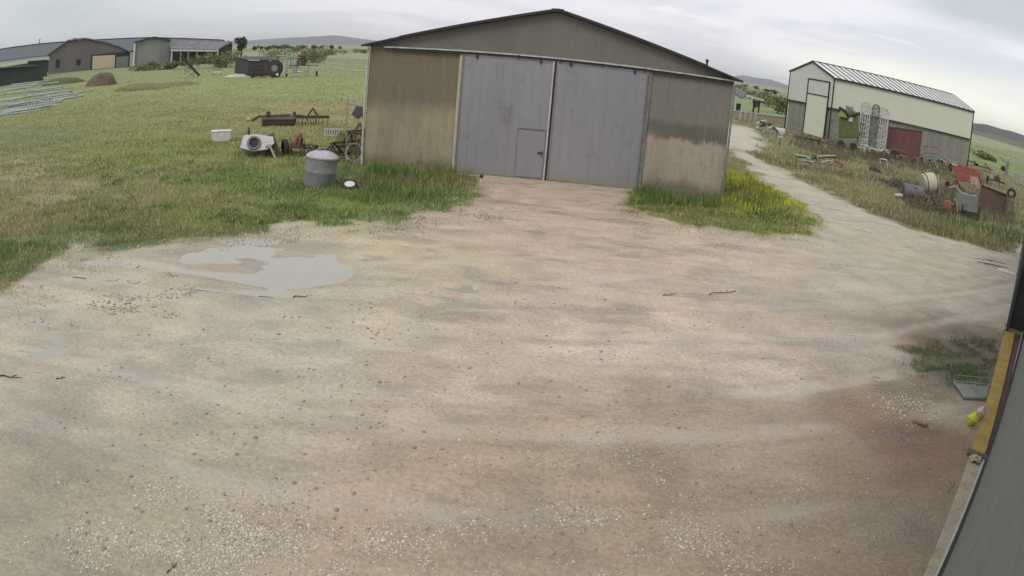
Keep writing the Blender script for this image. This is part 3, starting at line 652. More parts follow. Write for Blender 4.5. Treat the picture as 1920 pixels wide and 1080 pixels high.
# sliding track with hood
ta, tb = onbarn(722, 82)[0], BW
m = MB(); m.box(ta, tb-.05, -.16, .0, EH-.115, EH-.06)
m.build('track_hood', M_['pale'], barn)
m = MB(); m.box(ta+.3, tb, -.13, -.0, EH-.20, EH-.132)
for k in range(9):
    x = ta+.4+k*(tb-ta-.8)/8; m.box(x-.03, x+.03, -.17, -.13, EH-.22, EH-.1)
m.build('door_track', M_['dark'], barn)
zt = EH-.21
def leaf(x0, x1, wicket=None):
    d = MB(); n = max(1, round((x1-x0)/1.0)); wd = (x1-x0)/n
    for k in range(n):                              # sheets lapped edge over edge
        o = .003*(k % 2)
        a, c2 = x0+wd*k, x0+wd*(k+1)
        d.box(a, c2, -.10-o, -.05, .05, zt)
        for r_ in (.33, .66): d.box(a+wd*r_-.02, a+wd*r_+.02, -.108-o, -.1-o, .07, zt-.02)
    o = d.build('door', M_['door'], barn)
    e = MB()
    e.box(x0-.005, x0+.045, -.125, -.045, .04, zt); e.box(x1-.045, x1+.005, -.125, -.045, .04, zt)
    e.box(x0+.046, x1-.046, -.12, -.106, zt-.05, zt); e.box(x0+.046, x1-.046, -.12, -.106, .04, .10)
    e.build('door_frame', M_['greypaint'], o)
    for rx in (x0+.5, x1-.5): MB().box(rx-.04, rx+.04, -.155, -.125, zt-.12, zt+.05).build('roller_hanger', M_['dark'], o)
    return o
dl = leaf(t1+.02, tm-.035); dr = leaf(tm+.035, t2)
wx0, wz1 = onbarn(973, 240); wx1 = tm-.13
wk = MB().box(wx0, wx1-.02, -.135, -.112, .12, wz1-.03).build('wicket_door', M_['door2'], dl)
m = MB(); m.box(wx0-.04, wx1+.02, -.14, -.104, wz1, wz1+.03); m.box(wx0-.04, wx0-.005, -.14, -.104, .1, wz1-.002); m.box(wx1-.012, wx1+.02, -.14, -.104, .1, wz1-.002)
m.build('wicket_frame', M_['greypaint'], dl)
hx, hz = onbarn(1013, 286)
m = MB(); m.box(hx-.1, hx+.08, -.165, -.14, hz-.03, hz+.03); m.tube([(hx+.05, -.165, hz+.1), (hx+.05, -.22, hz+.08), (hx+.05, -.22, hz-.12), (hx+.05, -.165, hz-.14)], .014, 6)
m.build('handle', M_['dark'], dl)
MB().box(tm-.10, tm-.045, -.142, -.128, .05, zt-.01).build('meeting_stile', M_['pale'], dl)
MB().box(tm-.033, tm+.033, -.06, .05, .0, zt).build('door_gap_post', M_['dark'], barn)
MB().box(t1-.11, t1-.005, -.07, -.002, .0, zt+.0).build('door_jamb', M_['beige'], barn)
MB().box(t2+.005, t2+.15, -.07, -.002, .0, zt+.0).build('door_jamb', M_['greypaint'], barn)
# corner pipe on the left, flashing on the right, small vent stub on the right slope
MB().tube([(-.06, -.05, EH-.12), (-.07, -.05, 1.6), (-.05, -.06, .1)], .045, 8).build('downpipe', M_['pale'], barn)
MB().tube([(BW+.05, -.05, EH-.3), (BW+.05, -.05, .1)], .04, 8).build('downpipe', M_['greypaint'], barn)
vx, vz = onbarn(1328, 128)
m = MB(); m.tube([(vx, .3, rise(vx)-.05), (vx, .3, rise(vx)+.24)], .04, 8); m.lathe([(.02, 0), (.07, .02), (.07, .06), (.01, .12)], 8, Matrix.Translation((vx, .3, rise(vx)+.22)))
m.build('vent_pipe', M_['dark'], barn)
MB().box(t1-.1, t2+.3, -.35, .3, -.2, .045).build('threshold', M_['concrete'], barn, bevel=.02)
m = MB(); m.box(.302, BW-.302, 1.2, 1.25, 0, 4.3); m.build('inner_curtain', M_['dark'], barn)

# marker peg by the barn door
p = Base(901, 344)
o = thing('marker_post', 'short white peg with black cap in front of the left barn door', 'post', p.loc, p.rot)
MB().tube([(0, 0, -.1), (.01, 0, .22)], .025, 8).build('post', M_['white'], o); MB().lathe([(.03, 0), (.07, .01), (.07, .07), (.05, .1)], 10, Matrix.Translation((.01, 0, .2))).build('cap', M_['dark'], o)

# ---------------------------------------------------------------- white barn on the right
P0 = np.array([31.7, 73.4]); AA = np.array([29.3, 81.0]); BB = np.array([53.1, 76.1])
wb = thing('cattle_barn', 'pale green grey clad barn with white ribbed roof beyond the scrap', 'barn', (P0[0], P0[1], 0))
v3 = lambda p, z: Vector((p[0]-P0[0], p[1]-P0[1], z))
def wallpair(p, q, zp, zq, zc0, zc1, cladm, name='cladding'):
    d = (q-p)/np.hypot(*(q-p)); n = np.array([d[1], -d[0]])
    if n @ (p+q)*.5 > 0 and name != 'x': n = -n if (n @ ((p+q)*.5)) > 0 else n
    a, c = v3(p, 0), v3(q, 0); N = Vector((n[0], n[1], 0))
    m = MB(); m.add([a+N*0+Vector((0, 0, -.3)), c+Vector((0, 0, -.3)), c+Vector((0, 0, zc1)), a+Vector((0, 0, zc0)),
                     a-N*.25+Vector((0, 0, -.3)), c-N*.25+Vector((0, 0, -.3)), c-N*.25+Vector((0, 0, zc1)), a-N*.25+Vector((0, 0, zc0))],
                    [(0, 1, 2, 3), (7, 6, 5, 4), (0, 4, 5, 1), (3, 2, 6, 7), (0, 3, 7, 4), (1, 5, 6, 2)])
    m.build('blockwork', M_['block'], wb)
    m = MB(); m.ribbed(a+N*.08+Vector((0, 0, zc0-.06)), c+N*.08+Vector((0, 0, zc1-.06)), a+N*.08+Vector((0, 0, zp)), c+N*.08+Vector((0, 0, zq)), .33, -.012, .05)
    m.build(name, cladm, wb, smooth=False)
    m = MB(); m.bar(a+N*.14+Vector((0, 0, zc0-.1)), c+N*.14+Vector((0, 0, zc1-.1)), .06, .16); m.build('drip_flashing', M_['dark'], wb)
    return N
CC = BB+(AA-P0)
EP, EA, EB = 6.74, 6.70, 7.0; RF, RB = 8.15, 8.45; CP, CA, CB = 3.56, 3.50, 3.62
Ns = wallpair(P0, BB, EP, EB, CP, CB, M_['clad'])
Ng = wallpair(P0, AA, EP, EA, CP, CA, M_['cladgable'])
RFp = (P0+AA)/2; RBp = (BB+CC)/2
m = MB(); ng = Vector((Ng.x, Ng.y, 0)); m.add([v3(P0, EP)+ng*.1, v3(AA, EA)+ng*.1, v3(RFp, RF)+ng*.1, v3(P0, EP), v3(AA, EA), v3(RFp, RF)], [(0, 1, 2), (5, 4, 3), (0, 3, 4, 1), (1, 4, 5, 2), (2, 5, 3, 0)])
m.build('gable', M_['cladgable'], wb)
m = MB(); m.add([v3(BB, EB), v3(CC, EB), v3(RBp, RB), v3(BB, EB)-ng*.1, v3(CC, EB)-ng*.1, v3(RBp, RB)-ng*.1], [(0, 1, 2), (5, 4, 3), (0, 3, 4, 1), (1, 4, 5, 2), (2, 5, 3, 0)])
m.add([v3(BB, -.2), v3(CC, -.2), v3(CC, EB), v3(BB, EB), v3(BB, -.2)-ng*-.2, v3(CC, -.2)-ng*-.2, v3(CC, EB)-ng*-.2, v3(BB, EB)-ng*-.2], [(0, 1, 2, 3), (7, 6, 5, 4), (0, 4, 5, 1), (1, 5, 6, 2), (2, 6, 7, 3)])
m.build('gable', M_['cladgable'], wb)
m = MB(); m.add([v3(AA, -.2), v3(CC, -.2), v3(CC, EB), v3(AA, EA), v3(AA, -.2)+Ns*.2, v3(CC, -.2)+Ns*.2, v3(CC, EB)+Ns*.2, v3(AA, EA)+Ns*.2], [(3, 2, 1, 0), (4, 5, 6, 7), (0, 1, 5, 4), (3, 7, 6, 2), (0, 4, 7, 3), (1, 2, 6, 5)]); m.build('cladding', M_['clad'], wb)
rf = MB(); ov = Ns*.18
nf, nb = v3(P0, EP+.05)+ov+ng*.2, v3(BB, EB+.05)+ov-ng*.2; r0, r1 = v3(RFp, RF+.10)+ng*.2, v3(RBp, RB+.10)-ng*.2
of, ob = v3(AA, EA+.05)-ov+ng*.2, v3(CC, EB+.05)-ov-ng*.2
for a, c2, e, g2 in ((nf, nb, r0, r1), (r0, r1, of, ob)):
    rf.add([a, c2, g2, e, a-Vector((0, 0, .06)), c2-Vector((0, 0, .06)), g2-Vector((0, 0, .06)), e-Vector((0, 0, .06))], [(0, 1, 2, 3), (7, 6, 5, 4), (0, 4, 5, 1), (2, 6, 7, 3), (0, 3, 7, 4), (1, 5, 6, 2)])
ro = rf.build('roof', M_['whiteroof'], wb, smooth=False)
m = MB(); n = 25
for i in range(n+1):
    tt = i/n; m.bar(nf.lerp(nb, tt)+Vector((0, 0, .04)), r0.lerp(r1, tt)+Vector((0, 0, .04)), .10, .08)
m.bar(r0+Vector((0, 0, .06)), r1+Vector((0, 0, .06)), .16, .08); m.build('roof_rib', M_['dark'], ro)
m = MB(); m.bar(nf-Vector((0, 0, .06)), nb-Vector((0, 0, .06)), .14, .2); m.build('gutter', M_['dark'], ro)
m = MB(); m.bar(nf-Vector((0, 0, .03)), r0-Vector((0, 0, .03)), .08, .16); m.bar(of-Vector((0, 0, .03)), r0-Vector((0, 0, .03)), .08, .16); m.build('barge_board', M_['dark'], ro)
for p_, e_, o_ in ((P0, EP, Ns*.12+ng*.12), (BB, EB, Ns*.12-ng*.12), (AA, EA, ng*.12)):
    m = MB(); m.bar(v3(p_, 0)+o_, v3(p_, e_)+o_, .12, .12); m.build('corner_trim', M_['dark'], wb)
# sliding door on the gable, upper and lower leaf, beside the near corner
gd = (AA-P0)/np.hypot(*(AA-P0)); gl = np.hypot(*(AA-P0))
def ong(u, v):
    d = ray(u, v); nn = np.array([Ng.x, Ng.y]); k = (P0 @ nn)/(d[:2] @ nn); q = np.array([0, 0, H])+d*k
    return (q[:2]-P0) @ gd, q[2]
a0 = ong(1558, 154)[0]; a1 = ong(1520, 149)[0]; zt_ = 6.15; zm_ = 4.62
def gp(tt, o, z): q = P0+gd*tt+np.array([Ng.x, Ng.y])*o; return v3(q, z)
def gbox(m, ta_, tb_, o0, o1, z0, z1):
    return m.add([gp(ta_, o0, z0), gp(tb_, o0, z0), gp(tb_, o1, z0), gp(ta_, o1, z0), gp(ta_, o0, z1), gp(tb_, o0, z1), gp(tb_, o1, z1), gp(ta_, o1, z1)],
                 [(3, 2, 1, 0), (4, 5, 6, 7), (0, 1, 5, 4), (1, 2, 6, 5), (2, 3, 7, 6), (3, 0, 4, 7)])
gbox(MB(), a0, a1, .17, .24, zm_+.03, zt_).build('upper_door', M_['cladgable'], wb)
gbox(MB(), a0, a1, .17, .24, .1, zm_-.08).build('lower_door', M_['clad'], wb)
m = MB(); w2 = (a1-a0)
gbox(m, a0-.1, a1+.2, .16, .3, zt_+.01, zt_+.14); gbox(m, a1+.01, a1+.14, .16, .3, .1, zt_); gbox(m, a0-.12, a0-.01, .16, .3, .1, zt_); gbox(m, a0, a1, .16, .3, zm_-.075, zm_+.025)
m.build('door_frame', M_['dark'], wb)

# ---------------------------------------------------------------- near building on the right, the camera hangs on it
nb_ = thing('workshop_building', 'grey green workshop wall close on the right with a concrete kerb at its foot', 'building', (0, 0, 0))
nL = np.array([WALL_D[1], -WALL_D[0]])                  # away from the yard
U0 = np.array([.65, .76]); N0 = np.array([.76, -.65])   # kerb line
def wp(a, l, z): q = WALL_D*a+nL*l; return (q[0], q[1], z)
def kp(a, l, z): q = U0*a+N0*l; return (q[0], q[1], z)
def slab(m, fn, a0, a1, l0, l1, z0, z1, l0b=None, l1b=None):
    l0b = l0 if l0b is None else l0b; l1b = l1 if l1b is None else l1b
    v = [fn(a0, l0, z0), fn(a1, l0b, z0), fn(a1, l1b, z0), fn(a0, l1, z0), fn(a0, l0, z1), fn(a1, l0b, z1), fn(a1, l1b, z1), fn(a0, l1, z1)]
    return m.add(v, [(3, 2, 1, 0), (4, 5, 6, 7), (0, 1, 5, 4), (1, 2, 6, 5), (2, 3, 7, 6), (3, 0, 4, 7)])
WL = .147
m = MB(); slab(m, wp, -1, 19.2, WL, .8, .02, 4.35); slab(m, wp, -1, 19.2, WL+.16, 1.2, 4.352, 6.2)
m.build('wall', M_['nearwall'], nb_)
m = MB(); slab(m, wp, -1, 19.15, WL-.055, WL-.002, .0, .07); m.build('base_trim', M_['dark'], nb_)
m = MB(); slab(m, wp, -1, 19.15, WL-.085, WL-.057, .0, .05); m.build('sill_strip', M_['pale'], nb_)
m = MB(); slab(m, kp, -1, 10.55, .165, .75, -.15, .028, .165, .9); m.build('kerb', M_['concrete'], nb_, bevel=.012)
m = MB(); slab(m, wp, -1, 19.2, .9, 8, .0, 6.2, .9, 8)
m.build('wall', M_['nearwall'], nb_)
# yellow steel beam along the wall foot beyond the kerb
yb = thing('steel_beam', 'long ochre yellow steel beam lying along the workshop wall foot', 'beam', (0, 0, 0))
m = MB(); slab(m, kp, 10.75, 18.6, .165, .42, -.02, .05, .16, .47); m.build('flange', M_['yellow'], yb, bevel=.006)
m = MB(); slab(m, kp, 10.75, 18.6, .40, .42, .051, .10, .45, .47); m.build('web', M_['yellow'], yb, bevel=.004)
m = MB(); slab(m, kp, 10.70, 18.65, .422, .50, -.02, .06, .472, .66); m.build('side_rail', M_['darkred'], yb, bevel=.006)
m = MB(); slab(m, kp, 10.58, 10.74, .10, .52, -.02, .075); m.build('end_plate', M_['rustbrown'], yb, bevel=.01)
# dark sliding door leaf at the far end of the wall
sd = thing('sliding_door', 'dark slate sliding door standing open beyond the yellow beam', 'door', (0, 0, 0))
m = MB(); slab(m, kp, 18.8, 33, .17, .26, .03, 3.6); m.build('leaf', M_.setdefault('slatedark', mat('dark slate sheet', (.045, .045, .055), .6, col2=(.065, .06, .07), ns=1.2)), sd)
m = MB(); slab(m, kp, 19.25, 33, .27, 4, .0, 6.2, .27, 4); m.build('bay_wall', M_['slatedark'], nb_)
m = MB(); slab(m, kp, 18.75, 33.05, .145, .168, .0, .06); m.build('bottom_rail', M_['pale'], sd)

def zdrop(o): return o

# ---------------------------------------------------------------- left middle ground
def px(D): return D/1330.                   # metres per photo pixel at that distance
# white plastic tub
p = Base(415, 266); o = thing('storage_tub', 'white plastic tub lying alone in the grass left of the cement mixer', 'tub', p.loc, p.rot)
x0, z1 = p(397, 248); x1, _ = p(433, 251)
MB().prism([(x0+.04, .0), (x1-.04, .0), (x1, z1), (x0, z1)], -.02, .5).build('body', M_['white'], o, bevel=.03)
MB().box(x0-.02, x1+.02, -.04, .52, z1+.002, z1+.05).build('rim', M_['white'], o, bevel=.015)

# cement mixer like drum with square mouth plate
p = Base(487, 297); o = thing('cement_mixer', 'round grey mixer drum with white mouth plate, black opening and tubular frame', 'mixer', p.loc, p.rot)
cx, cz = p(484, 268); hw = 33*px(p.D)
dr = MB().lathe([(.05, -.0), (hw*.75, .05), (hw*1.0, .28), (hw*1.05, .55), (hw*.95, .72)], 28, Matrix.Translation((cx, .98, 0))).build('drum', M_['greypaint'], o)
MR = Matrix.Translation((cx-.02, .02, cz+.02)) @ Matrix.Rotation(R(-18), 4, 'X')
m = MB().prism([(-hw*.98, -.22), (-hw*.78, .30), (-.1, .33), (hw*.85, .22), (hw*.95, -.04), (hw*.55, -.30), (-hw*.2, -.36)], -.04, .05, MR)
m.build('mouth_plate', M_['white'], o, bevel=.015)
hx_, hz_ = p(476, 268); r_ = 9*px(p.D)
rm = MB()
MH = Matrix.Translation((hx_, -.03, hz_)) @ Matrix.Rotation(R(72), 4, 'X')
rm.lathe([(r_*1.35, -.02), (r_*1.45, .03), (r_*1.3, .09), (r_*1.0, .09), (r_*.97, .0)], 24, MH, caps=False).build('mouth_rim', M_['greypaint'], o)
MB().lathe([(r_*.98, .03), (r_*.9, .02), (.01, .0)], 24, MH).build('mouth', M_['dark'], o)
m = MB(); a = p(470, 256); bq = p(479, 243); c_ = p(511, 253); d_ = p(500, 262); e_ = p(488, 248)
m.tube([(a[0], .1, a[1]), (bq[0], .15, bq[1]), (c_[0], .2, c_[1]), (d_[0], .1, d_[1])], .022, 6); m.tube([(e_[0], .5, e_[1]), (c_[0]-.02, .55, c_[1]-.03)], .02, 6)
m.tube([(e_[0], .5, e_[1]), (p(492, 262)[0], .1, p(492, 262)[1])], .018, 6); m.build('frame', M_['galv'], o)
m = MB(); a = p(504, 272); bq = p(510, 276); c_ = p(517, 297)
m.bar((p(497, 275)[0], -.1, p(497, 275)[1]), (a[0], -.12, a[1]+.02), .06, .07); m.bar((a[0]+.02, -.12, a[1]+.04), (c_[0], -.2, 0.0), .06, .08); m.build('strut', M_['beige'], o)
m = MB(); m.prism([(p(502, 256)[0], p(502, 256)[1]), (p(512, 250)[0], p(512, 250)[1]), (p(527, 284)[0], .15), (p(520, 286)[0], .1)], .1, .35); m.build('side_panel', M_['rustbrown'], o)
m = MB(); m.lathe([(.05, -.04), (.2, -.04), (.22, 0), (.2, .05), (.05, .05)], 16, Matrix.Translation((p(466, 250)[0], .3, p(466, 250)[1])) @ Matrix.Rotation(R(90), 4, 'Y')); m.build('pulley', M_['dark'], o)

# heap with red hub right of mixer
p = Base(540, 287); o = thing('seed_drill_scrap', 'low tangle of rusty arms around a red hub right of the cement mixer', 'scrap implement', p.loc, p.rot)
m = MB(); m.lathe([(.05, -.08), (.16, -.08), (.17, .08), (.05, .08)], 14, Matrix.Translation((0, 0, .22)) @ Matrix.Rotation(R(70), 4, 'X')); m.build('hub', M_['red'], o)
m = MB()
for k in range(7):
    a = k*.9; m.tube([(0, 0, .22), (.25*math.cos(a), .1*math.sin(a*2), .25+.22*math.sin(a)), (.42*math.cos(a+.2), .2, max(.0, .1+.25*math.sin(a+.3)))], .018, 5)
x_, z_ = p(545, 260); m.tube([(0, 0, .2), (x_, .1, z_), (x_+.15, .1, z_-.3)], .025, 6); m.build('arm', M_['rust'], o)
x_, z_ = p(556, 284); MB().lathe([(.01, -.03), (.06, -.02), (.07, .0), (.06, .02), (.01, .03)], 12, Matrix.Translation((x_, -.1, .1)) @ Matrix.Rotation(R(90), 4, 'X')).build('hub_cap', M_['pale'], o)

# field roller and drawbar behind
p = Base(520, 238); o = thing('field_roller', 'brown ribbed field roller under a long rusty drawbar in the grass', 'farm roller', p.loc, p.rot)
x0, _ = p(491, 238); x1, _ = p(553, 240); rr = .27
m = MB(); N = 22
m.lathe([(rr*(1.0 if k % 2 else .9), x0+(x1-x0)*k/N) for k in range(N+1)], 22, Matrix.Translation((0, .3, rr+.02)) @ Matrix.Rotation(R(90), 4, 'Y')); m.build('drum', M_['rustbrown'], o)
a = p(472, 226); bq = p(545, 216); c_ = p(585, 214)
m = MB(); m.bar((a[0], .2, a[1]-.05), (p(488, 214)[0], .2, .62), .12, .16); m.bar((p(488, 214)[0], .2, .58), (bq[0], .3, .62), .1, .13); m.bar((x0, .3, rr), (x0, .3, .62), .06, .06); m.bar((x1, .3, rr), (x1, .3, .6), .06, .06)
m.bar((x0, 0, .42), (x1, .0, .42), .08, .08); m.build('frame', M_['rustbrown'], o)
m = MB(); m.tube([(bq[0], .3, .55), (bq[0]+.5, .25, .62), (c_[0]-.1, .2, .55), (c_[0], .2, .1)], .035, 6); m.tube([(c_[0]-.5, .2, .55), (c_[0]-.5, .2, .0)], .025, 6); m.build('drawbar', M_['rust'], o)
x_, z_ = p(466, 212); MB().lathe([(.03, -.1), (.11, -.1), (.11, .1), (.03, .1)], 10, Matrix.Translation((x_, .2, .42)) @ Matrix.Rotation(R(90), 4, 'Y')).build('coupling', M_['beige'], o)
x_, _ = p(503, 204); MB().lathe([(.02, 0), (.14, .03), (.12, .16), (.03, .22)], 10, Matrix.Translation((x_, .2, .66))).build('seat_pan', M_['rust'], o)

# domed tank
p = Base(600, 350); o = thing('water_tank', 'grey round tank with pale domed lid standing in weeds before the barn', 'tank', p.loc, p.rot)
x0, _ = p(569, 320); x1, _ = p(629, 320); rr = (x1-x0)/2; cx = (x0+x1)/2; zt = p(600, 297)[1]-.02
MT = Matrix.Translation((cx, rr*.6, 0)) @ Matrix.Rotation(R(5), 4, 'Y')
MB().lathe([(rr*.96, -.1), (rr, .05), (rr*1.0, zt*.5), (rr*1.01, zt*.52), (rr*.99, zt*.54), (rr, zt)], 36, MT).build('shell', M_['greypaint'], o)
MB().lathe([(rr*1.04, zt+.002), (rr*1.05, zt+.05), (rr*.92, zt+.12), (rr*.6, zt+.21), (rr*.25, zt+.245), (.02, zt+.25)], 36, MT).build('lid', M_['lightgrey'], o)
m = MB()
for k in range(13):
    a_ = math.pi*(k/12); 
m.tube([(cx+rr*1.0*math.cos(math.pi*k/14), rr*.6-.0, zt+.04+.24*math.sin(math.pi*k/14)**.8) for k in range(15)], .02, 6); m.build('lid_strap', M_['dark'], o)
MB().lathe([(.07, 0), (.09, .02), (.09, .08), (.05, .11)], 12, Matrix.Translation((cx+.0, rr*.6, zt+.24))).build('lid_knob', M_['greypaint'], o)

# small white feed bucket with slots
p = Base(622, 256); o = thing('feed_crate', 'small white slotted crate tipped in the grass behind the tank', 'crate', p.loc, p.rot)
m = MB(); hw = 14*px(p.D)
for k in range(7): m.box(-hw+k*hw/3.2, -hw+k*hw/3.2+.06, -.02, .0, .08, .34)
m.box(-hw-.03, hw+.08, -.03, .0, .342, .40); m.box(-hw, hw, -.03, .0, .02, .078); m.build('front', M_['white'], o)
MB().box(-hw, hw, .002, .4, .02, .36).build('bin', M_['greypaint'], o)

# tool leaning at the barn corner
p = Base(676, 222); p2 = Base(676, 300, D=27.3)
o = thing('seeder_unit', 'dark purple grey machine part propped at the left corner of the barn', 'machine part', (-6.45, 27.4, 0), .2)
m = MB(); m.tube([(-.25, 0, 2.35), (.1, 0, 2.25), (.3, 0, 2.0), (.35, .0, 1.5), (.42, 0, .9), (.38, 0, 0)], .03, 6); m.tube([(-.3, 0, 2.5), (-.28, 0, 1.9), (-.2, .05, 0)], .025, 6); m.build('pole', M_['galv'], o)
m = MB(); m.prism([(-.1, 1.95), (.05, 2.28), (.3, 2.25), (.34, 1.95), (.15, 1.75)], -.12, .12); m.build('hopper', mat('purple grey paint', (.13, .11, .15), .6), o, bevel=.03)

# loose wire by the barn corner and wheel in the weeds
p = Base(662, 306); o = thing('wire_coil', 'tangled coil of grey fencing wire in the weeds by the barn corner', 'wire coil', p.loc, p.rot)
m = MB()
for k in range(5):
    r_ = random.uniform(.25, .42); ph_ = random.random()*6; m.tube([(r_*math.cos(q*.45+ph_)+.04*random.random(), .15*math.sin(q*.45+ph_), .4+r_*math.sin(q*.45+ph_)+.04*random.random()) for q in range(15)], .014, 5)
m.build('wire', M_['galv'], o)
p = Base(655, 354); o = thing('cart_wheel', 'small wheel with white rim lying in weeds right of the tank', 'wheel', p.loc, p.rot)
Q = Matrix.Translation((0, 0, .12)) @ Matrix.Rotation(R(24), 4, 'X')
MB().lathe([(.17, -.05), (.25, -.05), (.27, 0), (.25, .06), (.17, .06)], 24, Q, caps=False).build('tyre', M_['rubber'], o)
MB().lathe([(.03, .0), (.05, .05), (.16, .02), (.172, .05)], 20, Q).build('rim', M_['white'], o)

# irrigation pipes heaped at the far left
G1 = 'aluminium irrigation pipes heaped in the grass'
pipem = mat('dull aluminium', (.46, .52, .54), .4, .1, col2=(.30, .34, .35), ns=6)
def pipe_proto():
    o = thing('irrigation_pipe', 'long dull aluminium irrigation pipe in the heap at the far left', 'pipe', (0, 0, -9), 0, G1)
    m = MB(); n = 14; v = []; L = 3.2
    m.tube([(-L, 0, 0), (-L*.3, 0, -.01), (L*.3, 0, -.01), (L, 0, 0)], .08, 10); m.build('tube', pipem, o)
    MB().tube([(L-.25, 0, 0), (L-.2, 0, 0), (L+.1, 0, 0)], [.1, .125, .125], 10).build('coupling', M_['galv'], o)
    return o
pp = pipe_proto(); pn = 0
for (u, v, zl) in [(20, 212, 0), (35, 208, 0), (50, 205, 0), (28, 198, 0), (60, 200, 0), (20, 203, .14), (45, 198, .14), (66, 195, .0), (82, 190, 0), (95, 186, 0), (12, 194, .15), (34, 190, .15), (58, 188, .16), (90, 181, .14),
                   (110, 180, 0), (128, 176, 0), (20, 186, .3), (48, 182, .3), (75, 180, .3), (10, 180, .3), (40, 176, .32), (96, 174, .14), (20, 172, .35), (70, 173, .45), (55, 170, .5), (5, 206, .1), (14, 216, 0), (104, 189, 0)]:
    q = spot(u, v); az = math.atan2(q[0], q[1])
    rz = -az+random.uniform(-.38, .16)+.12
    loc = (q[0], q[1], .1+zl*2.2)
    if pn == 0: pp.location = loc; pp.rotation_euler = (0, 0, rz); c_ = pp
    else: c_ = copy_tree(pp, loc, rz)
    c_.rotation_euler = (0, random.uniform(-.05, .03), rz); pn += 1
p = Base(75, 208); o = thing('pipe_bends', 'stack of short pipe elbows and fittings on the aluminium pipe heap', 'pipe fittings', (p.p[0], p.p[1], .35), p.rot)
m = MB()
for k in range(9):
    x_ = -1.2+k*.33; m.tube([(x_, -.3, 0), (x_, -.1, .12), (x_+.02, .1, .32), (x_+.1, .12, .42)], .05, 7)
m.build('elbow', M_['galv'], o)

# brown dung heap, weeds bumps
def mound(name, label, u, v, w_, h_, d_, material, cat='heap', seed=1):
    p = Base(u, v); bmv = []; n, k_ = 24, 10; fc = []
    for j in range(k_+1):
        rr = j/k_
        for i in range(n):
            a = 2*math.pi*i/n; q = 1+.22*(vnoise(np.array([math.cos(a)*1.5+seed*3]), np.array([math.sin(a)*1.5+j*.3]))[0]-.5)*2
            bmv.append((w_/2*rr*q*math.cos(a), d_/2*rr*q*math.sin(a), h_*(1-rr*rr)**.65*(.95+rr*.5*(vnoise(np.array([i*.5+seed]), np.array([j*.7]))[0]-.5))-.03))
    for j in range(k_):
        for i in range(n): fc.append((j*n+i, j*n+(i+1) % n, (j+1)*n+(i+1) % n, (j+1)*n+i))
    m = MB(); m.add(bmv, fc); o = m.build(name, material, smooth=True); o.location = p.loc; o.rotation_euler = (0, 0, p.rot)
    tag(o, label, cat); return o, p
mound('manure_heap', 'rounded brown manure heap in front of the cream shed door', 192, 160, 4.6, 1.9, 3.5, M_['earthheap'])
mgrass = mat('overgrown earth', (.16, .16, .07), .95, col2=(.24, .21, .11), ns=2.5, bump=.05, bs=6)
mound('earth_mound', 'low overgrown earth mound right of the manure heap', 265, 168, 7, .8, 4, mgrass, 'mound', 3)
mound('earth_mound', 'flat overgrown mound below the conveyor', 330, 160, 6, .5, 4, mgrass, 'mound', 5)
mound('earth_mound', 'weedy bank in front of the far left shed', 110, 158, 11, 1.1, 5, mat('green bank', (.12, .14, .06), .95, ns=2), 'mound', 6)

# conveyor
p = Base(362, 146); o = thing('grain_conveyor', 'dark slanting conveyor on a light lattice stand before the open shed', 'conveyor', p.loc, p.rot)
a = p(340, 105); bq = p(374, 142)
MB().bar((a[0], 0, a[1]), (bq[0], 0, bq[1]), .5, .35).build('chute', M_['dark'], o)
m = MB()
for u in (348, 352, 358, 364):
    q1 = p(u, 118 if u < 350 else 122+(u-352)*.9); m.tube([(q1[0], .3, max(.3, q1[1])), (p(u-2, 146)[0], .3, 0)], .06, 5)
m.tube([(p(346, 144)[0], .2, .2), (p(366, 132)[0], .2, 1.2)], .06, 5); m.tube([(p(346, 130)[0], .2, 1.4), (p(366, 144)[0], .2, .2)], .06, 5)
m.build('stand', M_['galv'], o)

# tipper trailer and cultivator far left centre
p = Base(470, 144); o = thing('tipper_trailer', 'dark box trailer with tarpaulin top parked beside the old cultivator', 'trailer', p.loc, p.rot)
xa, za = p(441, 108); xb, zb = p(466, 113); xc, zc = p(505, 113)
m = MB(); m.prism([(xb, .15), (xc, .15), (xc, zb), (xb, zb+.05)], 0, .1); m.add([(xa, 2.2, .5), (xb-.01, 0, .15), (xb-.01, 0, zb), (xa, 2.2, za+.1), (xa+.2, 2.4, .5), (xb+.1, .2, .15), (xb+.1, .2, zb), (xa+.2, 2.4, za+.1)], [(0, 1, 2, 3), (7, 6, 5, 4), (0, 4, 5, 1), (3, 2, 6, 7), (0, 3, 7, 4), (1, 5, 6, 2)])
m.build('side_panel', M_['darkboards'], o)
m = MB(); m.add([(xa-.1, 2.2, za+.12), (xb-.1, -.1, zb+.1), (xc+.1, -.1, zc+.08), (xc+.6, 2.4, zc+.5), (xa-.1, 2.2, za+.0), (xb-.1, -.1, zb-.02), (xc+.1, -.1, zc-.04), (xc+.6, 2.4, zc+.4)], [(0, 1, 2, 3), (7, 6, 5, 4), (0, 4, 5, 1), (1, 5, 6, 2), (2, 6, 7, 3), (3, 7, 4, 0)])
m.build('cover', mat('dusty tarpaulin', (.10, .11, .08), .8, ns=3), o)
MB().bar((xb-.05, -.12, zb+.03), (xb+1.6, -.12, zb-.05), .06, .14).build('rail', M_['pale'], o)
for x_ in (xb+1., xc-1.):
    m = MB(); m.lathe([(.15, -.15), (.5, -.15), (.55, 0), (.5, .15), (.15, .15)], 18, Matrix.Translation((x_, -.1, .5)) @ Matrix.Rotation(R(90), 4, 'X'))
    m.build('wheel', M_['rubber'], o)
p = Base(540, 145); o = thing('cultivator', 'old cultivator with big tyre and upright tines right of the dark trailer', 'cultivator', p.loc, p.rot)
